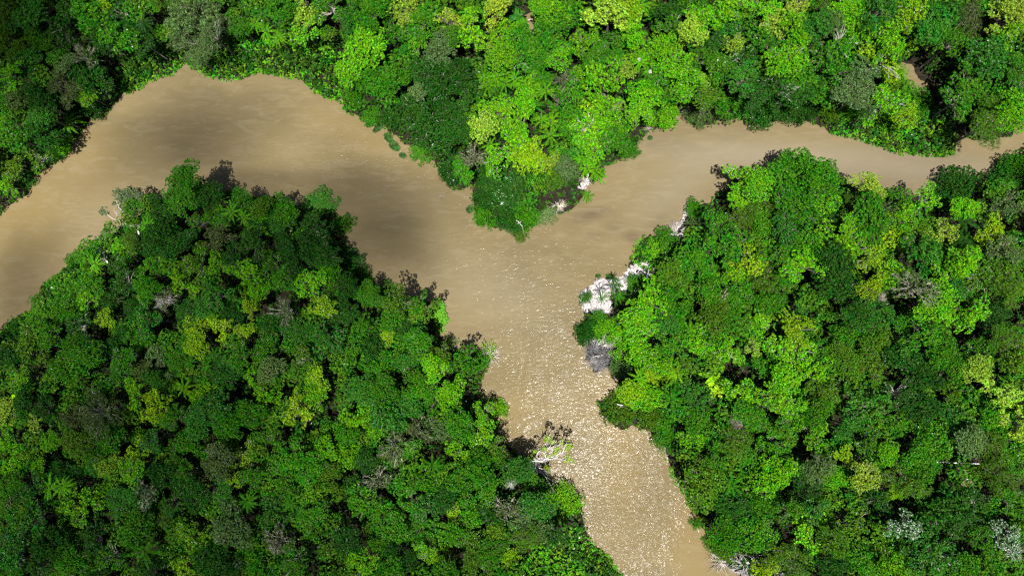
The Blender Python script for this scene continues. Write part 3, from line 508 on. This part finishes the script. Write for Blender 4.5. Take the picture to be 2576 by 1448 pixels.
# the great grey feathery tree by the cove: three stems of its own kind, side by side
for (px, py, rp, lab) in ((492, 45, 74, 'largest grey-green feathery tree, hanging over the head of the top cove'), (535, 92, 42, 'grey-green feathery tree tucked under the largest feathery one, right side'),
                          (480, 105, 36, 'smaller grey-green feathery tree between the largest feathery one and the cove'), (497, 146, 29, 'lowest grey-green feathery tree, touching the water at the cove')):
    tree(px, py, rp, 'Sf')
    PENDING[-1][0]['label'] = lab; PENDING.pop()
# the dark round bush on the tip of the wooded point
for (px, py, rp, sp, lab) in ((1272, 482, 64, 'Db', 'big dense dark green dome of bush filling the tip of the wooded point'), (1228, 436, 40, 'Db', 'dark bush on the upper left shoulder of the dome at the wooded point'),
                              (1326, 440, 42, 'Db', 'dark bush on the upper right shoulder of the dome at the wooded point'), (1222, 500, 36, 'Db', 'dark bush at the water on the left flank of the dome at the wooded point'), (1318, 545, 34, 'Gb', 'mid-green bush on the right edge of the wooded point tip'),
                              (1222, 548, 30, 'Gb', 'mid-green dense bush on the left edge of the wooded point tip'), (1280, 545, 38, 'Db', 'dark bush closing the lower side of the dome at the wooded point'), (1312, 588, 20, 'Ob', 'small olive bush of bent branches drooping into the river fork')):
    tree(px, py, rp, sp); PENDING[-1][0]['label'] = lab; PENDING.pop()
for a_ in ((488, 478, 30, 'G'), (530, 492, 32, 'D'), (440, 498, 28, 'G'), (396, 512, 26, 'D'), (610, 505, 30, 'G'), (660, 520, 28, 'O')): tree(*a_)
tree(464, 446, 33, 'G'); PENDING[-1][0]['label'] = 'lone upright tree jutting from the dark bank into the left channel'; PENDING.pop()

for i, (t, px, py, rp, sp) in enumerate(toks(PALM_AT)):
    r = rp*MPP*.95; h = random.uniform(9, 13)
    p, h = stand(px, py, r, h, lambda q: q-.3)
    gz = min(ground_z(p.x, p.y), .9); e = thing('palm_tree', (p.x, p.y, gz), random.uniform(0, 6.28))
    col, word = SPEC[sp[0]]; cr = obj('fronds', random.choice(PALMS), e, (*jitter(tuple(.85*v for v in col)), 1.01)); cr.scale = (r*1.1,)*3; cr.location = (0, 0, h-.3-gz)
    tk = obj('trunk', TRUNK, e); tk.scale = (.13, .13, h-.1); tk.location = (0, 0, -.25)
    tag(e, None, 'palm', 'palms among the trees')
    if 'w' in sp:
        n = 60; mb = MB(); mb.quads(tufts(rdir(n, -.2)*.3, rdir(n), .14, 5, .17)); fl = obj('blossom', mb.mesh('blossom', M_LEAF), e, (.50, .45, .38, 1.01)); fl.location = (.5, .2, h-gz+.25)
        e['label'] = 'palm with a white blossom head, ' + ('upper' if py < 168 else 'lower') + ' of the two by the upper forest'
    else: d = f"{word} star-shaped palm"; want_label(e, px, py, d, d)
    SPOTS.append((p.x, p.y, r*.6))
for t, px, py, rp, sp in toks(PLANT_AT):
    r = rp*MPP*1.1; p, h = stand(px, py, r, random.uniform(4, 6.5), lambda q: q-.5)
    gz = min(ground_z(p.x, p.y), .9); e = thing('plantain', (p.x, p.y, gz), random.uniform(0, 6.28))
    col, word = SPEC[sp[0]]; cr = obj('leaves', random.choice(PLANT), e, (*jitter(col), 1.01)); cr.scale = (r*1.05,)*3; cr.location = (0, 0, h-.5-gz)
    st = obj('stem', TRUNK, e); st.scale = (.14, .14, h-.2); st.location = (0, 0, -.25)
    tag(e, None, 'plantain', 'broad-leaved plantains'); d = f"{word} broad-leaved plantain"; want_label(e, px, py, d, d)
    SPOTS.append((p.x, p.y, r*.6))

# ------------------------------------------------------------------ dead brush, bare trees, logs
DEADS = [(5, 1930, 1180, 95, (.20, .195, .195), 'feathery grey brush lying on the upper half of the dark mud flat'), (5, 1925, 1285, 75, (.30, .28, .27), 'feathery grey brush trailing off the lower end of the dark mud flat'), (5, 2020, 1110, 60, (.55, .48, .44), 'pinkish pale dead brush above the dark mud flat'),
         (8, 470, 1350, 125, (.52, .49, .47), 'pale dead brush heap spilling into the water at the lower right bank'), (8, 285, 1330, 90, (.52, .46, .36), 'straw-coloured dead brush at the water, next to the larger pale heap'),
         (7, 1280, 740, 45, (.42, .40, .37), 'white star of bare branches on a crown near the lower channel'), (8, 2480, 1250, 60, (.30, .28, .26), 'bare grey branches radiating beside the silver-leaved crown at the right edge'),
         (3, 20, 835, 55, (.5, .42, .38), 'brown dead brush at the water where the right channel narrows'), (2, 1825, 1350, 45, (.46, .38, .34), 'pinkish dead brush heap beside leaning palms on the wooded point'),
         (2, 2310, 975, 40, (.46, .37, .33), 'small pink dead brush heap on the upper bank of the right channel'), (5, 2520, 280, 60, (.50, .44, .38), 'whitish dead brush heap on the bank between two sage bushes'),
         (5, 1650, 110, 55, (.72, .62, .50), 'pale dead brush at the tip of the wooded point below the palms'), (4, 1250, 820, 70, (.45, .42, .40), 'grey leafless brush among dark trees below the left channel'),
         (8, 420, 290, 60, (.26, .22, .18), 'brown leafless branches fanning out among trees right of the lower channel'), (6, 1500, 800, 40, (.42, .34, .28), 'bare brown brush at a small clay gap in the right-hand forest'),
         (8, 700, 1430, 60, (.55, .53, .50), 'pale bent dead branches at the bottom edge by the lower right bank'), (5, 820, 1160, 60, (.45, .42, .38), 'fine grey twigs standing in the water off the left bank'), (5, 1130, 1240, 70, (.6, .56, .5), 'pale bare branches reaching off the left bank into the lower channel')]
for t, x, y, rr, col, lab in DEADS:
    px, py = tp(t, x, y); r = rr/TS*MPP*1.1
    canopy = t in (7, 6) and (x, y) in ((1280, 740), (1500, 800)) or (t, x) in ((8, 2480), (4, 1250), (8, 420))
    hz = 9.5 if canopy else .05
    p = at(px, py, hz); e = obj('dead_brush', random.choice(DEAD), None, (*col, 1)); e.location = (p.x, p.y, hz if canopy else max(ground_z(p.x, p.y), 0)-.05); e.scale = (r, r, r*.7)
    if canopy:
        e.location.z = 0; e2 = e; n = thing('dead_tree', (p.x, p.y, ground_z(p.x, p.y))); e2.parent = n; e2.name = 'branches'; e2.location = (0, 0, hz-.8)
        tk = obj('trunk', TRUNK, n); tk.scale = (.16, .16, hz-.6); tk.location = (0, 0, -.3); e = n
    e.rotation_euler.z = random.uniform(0, 6.28)
    tag(e, lab, 'dead brush', 'dead brush and bare branches')
Z4 = lambda x, y: (1274.6+x*.1042, 1039.8+y*.1042)
Z5 = lambda x, y: (201.2+x*.1807, 436+y*.1807)
Z6 = lambda x, y: (1408.7+x*.1042, 805+y*.1042)
def limb(mb, Z, pts, h0, h1, r0, r1):
    n = len(pts); hs = np.linspace(h0, h1, n); P3 = [np.array(at(*Z(*q), hs[i])) for i, q in enumerate(pts)]
    Q = []
    for i in range(n-1):
        for s in (0, .33, .66): Q.append(P3[i]*(1-s)+P3[i+1]*s+(rng.normal(0, .07, 3) if s else 0))
    Q.append(P3[-1]); mb.tube(np.array(Q), np.linspace(r0, r1, len(Q))*1.5, 5)
    for _ in range(n*4):                         # side twigs
        i = rng.integers(2, len(Q)); b_ = Q[i]; d_ = unit(Q[i]-Q[i-1]+rng.normal(0, .5, 3)*.6); l_ = rng.uniform(.5, 1.9)
        mb.tube(np.array([b_, b_+d_*l_*.5+rng.normal(0, .08, 3), b_+d_*l_+rng.normal(0, .15, 3)]), [r1*1.2, r1*.9, .02], 3)
def foliage(mb, Z, items, h, k):
    for x, y, r in items:
        c = np.array(at(*Z(x, y), h)); R = r*k*MPP; n = max(8, int(26*R*R)); dd = rdir(n, -.5)
        mb.quads(tufts(c+dd*R*rng.uniform(.3, 1, (n, 1))*np.array([1, 1, .5]), dd+np.array([0, 0, .5]), .3, 8, .34))
def bare_tree(name, lab, base, limbs, Z, fol, h, col, k):
    b0 = np.array(at(*base, .4)); mb = MB()
    mb.tube(np.array([b0-[0, 0, .6], b0+[.1, 0, 1], np.array(at(*Z(*limbs[0][0][0]), limbs[0][1]))]), [.3, .26, .17], 7)
    for pts, h0, h1, r0, r1 in limbs: limb(mb, Z, pts, h0, h1, r0, r1)
    e = thing(name, b0); inv = Vector(b0)
    o = obj('branches', mb.mesh('branches', M_PALE), e); o.location = -inv
    fb = MB(); foliage(fb, Z, fol, h, k); f = obj('crown', fb.mesh('tuft_leaves', M_LEAF), e, (*col, 1.01)); f.location = -inv
    tag(e, lab, 'bare tree', 'bleached bare trees leaning over the water')
bare_tree('leaning_tree', 'bleached tree with few leaves leaning far out over the lower channel', (1322, 1172),
    [([(590,1150),(700,1140),(870,1150),(940,1090),(1060,1100),(1200,1060),(1300,1100),(1420,1100)], 5, 9, .15, .05), ([(940,1090),(1080,1040),(1200,1020),(1230,970),(1340,960),(1380,860),(1420,740)], 6.5, 9, .11, .04),
     ([(920,1080),(960,980),(1100,930),(1220,800),(1300,720)], 6.3, 9, .09, .03), ([(600,1140),(700,1050),(760,920),(840,880),(960,700),(1020,580)], 5.2, 9, .10, .03), ([(680,1050),(800,1070),(900,1090)], 6, 6.4, .05, .05),
     ([(840,880),(900,960),(1000,860),(1120,700)], 7, 9, .06, .03), ([(700,1070),(640,1200),(480,1330)], 5.5, 4, .06, .03), ([(560,1280),(700,1260),(860,1330),(980,1440)], 4, 5, .07, .03)], Z4,
    [(1010,580,70),(1220,830,65),(1170,950,65),(1500,770,85),(1480,1090,95),(1560,1140,60),(880,850,65),(1020,1010,50),(690,920,50),(590,1070,60),(1330,700,50),(960,640,50),(1100,690,45),(1440,850,50)], 8.6, (.17, .28, .015), .115)
bare_tree('leaning_tree', 'bleached bare branches low at the bank under the leaning tree', (1345, 1188),
    [([(560,1280),(700,1330),(760,1400),(860,1430),(980,1440)], 2.5, 4, .10, .04), ([(700,1330),(640,1250),(540,1180)], 3, 4.5, .06, .02), ([(760,1400),(800,1300),(740,1220)], 3, 4, .05, .02), ([(860,1430),(960,1560),(1060,1700),(1090,1790)], 3.4, 4.5, .06, .02), ([(350,1010),(370,1110),(280,1140)], 5, 6, .05, .02)], Z4, [(1000,1340,75),(960,1300,50)], 5, (.12, .19, .012), .1042)
bare_tree('leaning_tree', 'grey-crowned tree with long white bare limbs leaning over the left channel', (356, 572),
    [([(820,850),(800,720),(700,720),(640,700),(560,660),(470,640),(340,550)], 4, 7, .12, .04), ([(780,745),(640,710),(520,750)], 5, 5, .06, .02), ([(560,660),(520,590),(480,530)], 6, 7, .06, .02), ([(790,610),(690,550),(600,540),(540,480),(500,380)], 6, 8, .08, .03),
     ([(740,560),(650,480),(560,340)], 7, 8, .06, .02), ([(830,850),(810,760),(830,700),(900,700)], 4, 6, .07, .03)], Z5, [(340,520,70),(300,550,40),(520,290,85),(600,330,70),(700,260,90),(780,280,80),(830,360,80),(720,380,110),(640,440,80),(790,450,70),(480,430,40),(740,520,70)], 8, (.085, .12, .05), .1807)
bare_tree('leaning_tree', 'smaller bleached bare tree on the left bank below the grey-crowned one', (292, 668),
    [([(520,1330),(400,1260),(350,1200),(330,1130),(300,1060),(230,1050)], 4, 6.5, .11, .04), ([(330,1100),(380,1070),(380,1030),(330,970),(270,920),(210,900)], 5.5, 7, .06, .02), ([(350,1200),(250,1170),(150,1160)], 5, 6, .06, .02), ([(330,970),(350,880)], 6.5, 7, .04, .015), ([(440,740),(450,790)], 6, 6, .04, .02)], Z5, [(330,860,60),(380,800,60),(430,930,50),(200,1010,50)], 6, (.06, .11, .03), .1807)
def log(name, lab, pts, rad, mat=M_PALE):
    mb = MB(); P3 = np.array([np.array(at(px, py, h)) for px, py, h in pts]); t = np.linspace(0, 1, 4*len(pts)-3); ti = np.linspace(0, 1, len(pts))
    Q = np.stack([np.interp(t, ti, P3[:, k]) for k in range(3)], 1)+rng.normal(0, rad*.25, (len(t), 3)); o0 = Q[0].copy()
    mb.tube(Q-o0, np.linspace(rad, rad*.45, len(t)), 7)
    for k in range(3):
        i = rng.integers(2, len(Q)); mb.tube(np.array([Q[i], Q[i]+rng.normal(0, .35, 3)*[1, 1, .5], Q[i]+rng.normal(0, .6, 3)*[1, 1, .5]])-o0, [rad*.35, rad*.25, .01], 4)
    o = obj(name, mb.mesh(name, mat)); o.location = o0; tag(o, lab, 'log', 'bleached logs and branches')
log('driftwood_log', 'white log propped above the dark mud flat by the lower channel', [(*Z6(1030,845), .3), (*Z6(940,855), 1.6), (*Z6(860,870), 3.0), (*Z6(805,885), 4.2)], .17)
log('driftwood_log', 'thin pinkish branch floating beside the dark mud flat', [(*Z6(530,1025), .03), (*Z6(620,1045), .05), (*Z6(710,1055), .03)], .07)
log('driftwood_log', 'white fallen branch on the tip of the wooded point', [(*tp(5, 1325, 215), 3.5), (*tp(5, 1350, 240), 3.7), (*tp(5, 1365, 260), 3.4)], .14)
log('driftwood_log', 'pale leaning stem at the edge of trees behind the sandbank', [(*tp(5, 2200, 780), 2.5), (*tp(5, 2225, 750), 4), (*tp(5, 2248, 725), 5)], .10)
log('driftwood_log', 'dark waterlogged branch in the middle channel near the wooded point', [(*tp(5, 735, 30), .02), (*tp(5, 755, 26), .08), (*tp(5, 775, 34), .02)], .16, M_BARK)
log('driftwood_log', 'bright stem lying over the low bush on the right bank cape', [(*tp(7, 2080, 150), 4.2), (*tp(7, 2100, 155), 4.4), (*tp(7, 2126, 158), 4.2)], .12)

# ------------------------------------------------------------------ built bits half hidden in the forest
S = 2576/3840
def plankwalk():
    a, b_, c = [np.array(at(x*S, y*S, 1.0)) for x, y in ((1966, 80), (2003, 70), (2000, 49))]
    e = thing('plank_walkway', (b_[0], b_[1], .1)); o0 = np.array([b_[0], b_[1], .1])
    for p, q in ((a, b_), (b_, c)):
        mb = MB(); dv = unit(q-p); mb.box(p-o0-dv*.1, q-o0+dv*.1, .34, .08); obj('plank', mb.mesh('plank', M_PLANK), e)
    for p in (a, (a+b_)/2, b_, c):
        mb = MB(); mb.box([*(p[:2]-o0[:2]), -.9], [*(p[:2]-o0[:2]), .86], .13, .13); obj('post', mb.mesh('post', M_PLANK), e)
    tag(e, 'plank walkway turning a corner over a brown pool in the upper forest', 'walkway')
plankwalk()
def rail():
    pts = [np.array(at(x*S, y*S, 3.2)) for x, y in ((3392, 1727), (3470, 1730), (3530, 1731.5), (3600, 1735), (3672, 1738))]; o0 = np.array([pts[2][0], pts[2][1], ground_z(pts[2][0], pts[2][1])])
    e = thing('white_rail', o0); w = bark_mat('white_paint', (.62, .62, .60), (.8, .8, .8))
    for p, q in zip(pts[:-1], pts[1:]): mb = MB(); dv = unit(q-p); mb.box(p-o0+dv*.03, q-o0-dv*.03, .22, .08); obj('rail', mb.mesh('rail', w), e)
    for p in pts: mb = MB(); g = p-o0; mb.box([g[0], g[1], -.3], [g[0], g[1], g[2]+.28], .14, .14); obj('post', mb.mesh('post', w), e)
    tag(e, 'thin white rail half hidden under trees beside a muddy hollow', 'rail')
rail()

# ------------------------------------------------------------------ floating weed, each raft a thing
WEEDS = [(tp(2, 290, 955), 22, 8, 40, 'floating weed raft nearest the bank beside the wooded point'), (tp(2, 355, 1035), 14, 9, -60, 'dark floating weed raft in the middle of the drifting line'), (tp(2, 400, 1100), 17, 10, -45, 'larger clump of floating weed near the end of the drifting line'),
         (tp(2, 465, 1175), 10, 6, -30, 'last small floating weed raft of the drifting line'), (tp(2, 210, 945), 8, 5, 0, 'faint small weed raft in open water off the upper bank'), (tp(5, 970, 130), 9, 9, 0, 'small weed clump off the left edge of the wooded point'),
         (tp(5, 2025, 640), 10, 7, 0, 'dark weed clump in the shallows above the white sandbank'), (tp(5, 1938, 633), 5, 4, 0, 'tiny weed clump left of the one in the sandbank shallows'), (tp(2, 2330, 1040), 5, 5, 0, 'tiny weed clump below the pink brush of the upper bank')]
for (px, py), rx, ry, ro, lab in WEEDS:
    n = int(rx*ry*1.1)+14; a = rng.uniform(0, 6.28, n); q = np.sqrt(rng.uniform(0, 1, n)); x, y = q*np.cos(a)*rx*MPP, q*np.sin(a)*ry*MPP; ra = math.radians(ro)
    Cn = np.stack([x*math.cos(ra)-y*math.sin(ra), x*math.sin(ra)+y*math.cos(ra), np.full(n, .05)], 1)
    mb = MB(); mb.quads(tufts(Cn, np.tile([0, 0, 1.], (n, 1)), .28, 7, .34)); o = obj('floating_weed', mb.mesh('floating_weed', M_WEED)); o.location = at(px, py, 0); tag(o, lab, 'weed raft', 'floating weed rafts')

LITTER = []
for poly, n in ((MUD, 520), (SAND[0], 260), (SAND[1], 200), (SAND[2], 120)):
    A = at_np(poly); p = rng.uniform(A.min(0)-1, A.max(0)+1, (n*3, 2)); p = p[sdist(p, A) < .5][:n]; LITTER.append(p)
mb = MB()
for x, y in np.concatenate(LITTER):
    z0 = max(ground_z(x, y), 0)+.04; d_ = rng.normal(0, .38, 3)*[1, 1, .25]; mb.tube(np.array([[x, y, z0], np.array([x, y, z0+.05])+d_*.5+rng.normal(0, .05, 3), np.array([x, y, z0+.03])+d_]), [.03, .024, .012], 3)
tag(obj('twig_litter', mb.mesh('twig_litter', bark_mat('litter_twig', (.06, .055, .05), (.5, .46, .42), 1.1))), 'loose twigs and bleached litter strewn over the sandbank and dark mud', 'litter', None, 'stuff')

# ------------------------------------------------------------------ masses nobody could count
def inside(P, poly): return sdist(P, at_np(poly)) < 0
def finish(name, quads, mat, lab, cat):
    mb = MB(); mb.quads(quads); o = obj(name, mb.mesh(name, mat)); tag(o, lab, cat, None, 'stuff'); return o
CREEP = [[(300,190),(420,120),(455,140),(467,160),(433,187),(377,202),(347,226),(310,236)], [(470,160),(540,125),(620,105),(760,100),(870,150),(900,270),(868,280),(857,252),(813,243),(777,217),(757,197),(690,189),(650,180),(620,193),(577,202),(520,192)],
         [(2085,332),(2160,295),(2280,285),(2375,320),(2406,360),(2394,394),(2350,393),(2257,384),(2194,364),(2124,341)], [(0,840),(46,798),(85,782),(112,718),(152,690),(190,648),(235,640),(250,670),(200,750),(140,810),(60,850)],
         [(1290,1460),(1340,1360),(1440,1320),(1475,1350),(1525,1395),(1575,1460)], [(1600,600),(1690,600),(1700,640),(1640,690),(1590,660)], [(1640,1120),(1700,1200),(1740,1230),(1700,1240),(1650,1140)]]
Q = []
for poly in CREEP:
    A = at_np(poly); lo, hi = A.min(0), A.max(0); n = int((hi-lo).prod()*6.0); p = rng.uniform(lo, hi, (n, 2))
    k = (sdist(p, A) < .4+.4*vnoise(p, 1.5, 2)); p = p[k]; dd = shore(p); p, dd = p[dd > -1.0], dd[dd > -1.0]
    hz = np.clip(.25+dd*.36, .15, 3.4)*(1+.24*vnoise(p, 2.6, 7)+.12*vnoise(p, 1.2, 9))
    nn = np.stack([rng.normal(0, .35, len(p)), -.2+rng.normal(0, .35, len(p)), np.ones(len(p))], 1)
    Q.append(tufts(np.column_stack([p, np.maximum(hz, .12)]), nn, .26, 8, .27, .42, .6))
finish('creeper_mat', np.concatenate(Q), M_CREEP, 'bright fine-leaved creepers smothering the low river banks', 'creepers')
# bank fringe: low leaves along every shore without sand or mud
A = RIV; seg = np.roll(A, -1, 0)-A; L_ = np.linalg.norm(seg, axis=1); Pn = []
for a_, s_, l_ in zip(A, seg, L_):
    n = int(l_*5.5); t = rng.uniform(0, 1, n)[:, None]; Pn.append(a_+s_*t+rng.normal(0, .9, (n, 2)))
Pn = np.concatenate(Pn); dd = shore(Pn); bad = np.zeros(len(Pn), bool)
for s_ in SAND+[MUD]: bad |= sdist(Pn, at_np(s_)) < .8
Pn, dd = Pn[~bad & (dd > -.55)], dd[~bad & (dd > -.55)]
hz = .15+np.clip(dd, 0, 2)*.6+rng.uniform(0, .5, len(Pn))
finish('bank_fringe', tufts(np.column_stack([Pn, hz]), np.tile([0, 0, 1.], (len(Pn), 1)), .32, 7, .36, .7), M_FILL, 'low leafy fringe hanging into the water along the banks', 'bank plants')
# undergrowth on the whole forest floor
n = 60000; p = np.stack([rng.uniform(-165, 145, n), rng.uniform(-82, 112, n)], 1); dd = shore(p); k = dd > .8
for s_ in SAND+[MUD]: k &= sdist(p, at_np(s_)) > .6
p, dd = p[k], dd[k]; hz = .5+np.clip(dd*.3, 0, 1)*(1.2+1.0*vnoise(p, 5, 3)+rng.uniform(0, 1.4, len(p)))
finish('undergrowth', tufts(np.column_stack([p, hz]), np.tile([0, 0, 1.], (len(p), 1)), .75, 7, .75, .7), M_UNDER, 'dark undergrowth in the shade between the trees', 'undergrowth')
# the rest of the forest: lower crowns in the gaps and the wood beyond the picture's edge
SP = np.array(SPOTS)
cand = np.stack([rng.uniform(-163, 143, 9000), rng.uniform(-80, 110, 9000)], 1); dd = shore(cand); rr = rng.uniform(1.7, 3.2, len(cand))
placed = []; keep_p = np.zeros((0, 3))
avoid = np.concatenate([at_np([(1335, 55)]), at_np([(2295, 195)]), at_np([(2430, 1195)])])
crn = at_np([(0, 0), (W, 0), (W, Hh), (0, Hh)])
outside = sdist(cand, crn) > 2
for i in range(len(cand)):
    r = rr[i]*(1.35 if outside[i] else 1)
    if dd[i] < r*.75+.6: continue
    if (np.linalg.norm(avoid-cand[i], axis=1) < 5.5).any(): continue
    if (np.linalg.norm(SP[:, :2]-cand[i], axis=1) < (SP[:, 2]*.66+r*.40)).any(): continue
    if len(keep_p) and (np.linalg.norm(keep_p[:, :2]-cand[i], axis=1) < (keep_p[:, 2]+r)*.62).any(): continue
    if any(sdist(cand[i:i+1], at_np(q))[0] < 1.5 for q in CREEP+SAND+[MUD]): continue
    keep_p = np.vstack([keep_p, [*cand[i], r]])
Q = []
def small_crown(seed):
    g = np.random.default_rng(seed); nl = 11; i = np.arange(nl)+.5; zz = 1-1.1*i/nl; a = i*2.4+seed; q = np.sqrt(np.maximum(1-zz*zz, 0))
    ctr = np.stack([q*np.cos(a), q*np.sin(a), zz*.6], 1)*.62+g.normal(0, .07, (nl, 3)); out = []
    for c in ctr:
        h = rdir(20, -.3); cen = c+h*.34; out.append(tufts(cen, h+np.array([0, 0, .5]), .11, 8, .12))
    return np.concatenate(out)
SC = [small_crown(s) for s in range(5)]
for x, y, r in keep_p:
    V = SC[rng.integers(5)]; a = rng.uniform(0, 6.28); Rm = np.array([[math.cos(a), -math.sin(a), 0], [math.sin(a), math.cos(a), 0], [0, 0, 1]])
    out = abs(x) > 122 or y > 75 or y < -62
    Q.append((V @ Rm.T)*np.array([r*1.15, r*1.15, r])+np.array([x, y, rng.uniform(5.5, 9.0)+(2.5 if out else 0)+.3*r]))
finish('forest_canopy', np.concatenate(Q), M_FILL, 'lower crowns filling the gaps between the tall trees', 'forest')

write_labels()
print('TREES', NTREE, 'filler', len(keep_p))

# ------------------------------------------------------------------ clouds overhead, unseen (shadows and reflection on the water; some added to darken forest)
def cloud_mat(name, dens):
    m, nt, N, L = newmat(name); out = N.new('ShaderNodeOutputMaterial'); v = N.new('ShaderNodeVolumePrincipled')
    v.inputs['Color'].default_value = (.93, .93, .94, 1); v.inputs['Density'].default_value = dens; v.inputs['Anisotropy'].default_value = .3
    L.new(v.outputs[0], out.inputs['Volume']); return m
def cloud(cx, cy, rx, ry, rot, depth, alt=420.):
    """a wisp whose shadow falls round plan point cx, cy; depth = optical depth through its middle"""
    import bmesh
    th = 8.; m = cloud_mat('cloud_vapour', depth/(2*th)); bm = bmesh.new(); bmesh.ops.create_icosphere(bm, subdivisions=4, radius=1)
    s = random.uniform(0, 9)
    for v in bm.verts:
        a = v.co.copy(); k = 1+.16*math.sin(3*a.x+s)*math.cos(2.6*a.y+2*s)+.10*math.sin(7*a.y+s*3)*math.cos(6*a.x+s)+.05*math.sin(15*a.x+s)*math.sin(13*a.y)
        v.co.x = a.x*k*rx*MPP; v.co.y = a.y*k*ry*MPP; rho = min(1., math.hypot(a.x, a.y)); v.co.z = math.copysign(th*((1-rho*rho)**1.7+.002), a.z)*(1+.2*math.sin(5*a.x+s)*math.sin(4*a.y+s))
    me = bpy.data.meshes.new('cloud'); bm.to_mesh(me); bm.free(); me.materials.append(m)
    for f in me.polygons: f.use_smooth = True
    o = obj('cloud', me); o.location = at(cx, cy, 0)+SUN*(alt/SUN.z); o.rotation_euler.z = math.radians(rot); tag(o, kind='structure')
CLOUDS = [(460, 350, 330, 150, 18, .8), (560, 420, 240, 110, -10, .25), (960, 530, 270, 190, -25, .62), (1010, 640, 190, 150, 0, .4), (700, 610, 480, 260, -15, .8), (60, 690, 230, 150, 55, .75), (90, 90, 340, 300, 10, 1.9), (420, 1030, 720, 420, 0, .8), (700, 1420, 800, 260, 0, .8), (80, 1320, 420, 330, 0, .5), (850, 470, 300, 90, -15, .3), (2120, 640, 300, 200, 10, .15), (2300, 420, 400, 90, 10, .2)]
for c in CLOUDS: cloud(*c)

# ------------------------------------------------------------------ light, sky, camera
sun = bpy.data.lights.new('sun', 'SUN'); sun.energy = 4.6; sun.angle = math.radians(.53); sun.color = (1, .975, .94)
so = bpy.data.objects.new('sun', sun); C.objects.link(so); so.rotation_euler = SUN.to_track_quat('Z', 'Y').to_euler()
w = bpy.data.worlds.new('World'); scene.world = w; w.use_nodes = True; nt = w.node_tree; bg = nt.nodes['Background']
sky = nt.nodes.new('ShaderNodeTexSky'); sky.sky_type = 'NISHITA'; sky.sun_disc = False; sky.sun_elevation = math.asin(SUN.z); sky.sun_rotation = math.atan2(SUN.x, SUN.y)
nt.links.new(sky.outputs[0], bg.inputs['Color']); bg.inputs['Strength'].default_value = .05
cam = bpy.data.cameras.new('camera'); cam.sensor_width = 36; cam.lens = 36*F/W; cam.clip_end = 5000; cam.clip_start = 1
co = bpy.data.objects.new('camera', cam); C.objects.link(co); co.matrix_world = Matrix.Translation((0, 0, CAMZ)) @ ROT.to_4x4()
scene.camera = co
scene.view_settings.view_transform = 'Standard'; scene.view_settings.look = 'None'; scene.view_settings.exposure = 1.0; scene.view_settings.gamma = 1
scene.cycles.transparent_max_bounces = 24; scene.cycles.max_bounces = 6; scene.cycles.diffuse_bounces = 1; scene.cycles.volume_bounces = 0
scene.cycles.filter_width = 1.3; scene.cycles.use_denoising = False; scene.cycles.sample_clamp_direct = 4
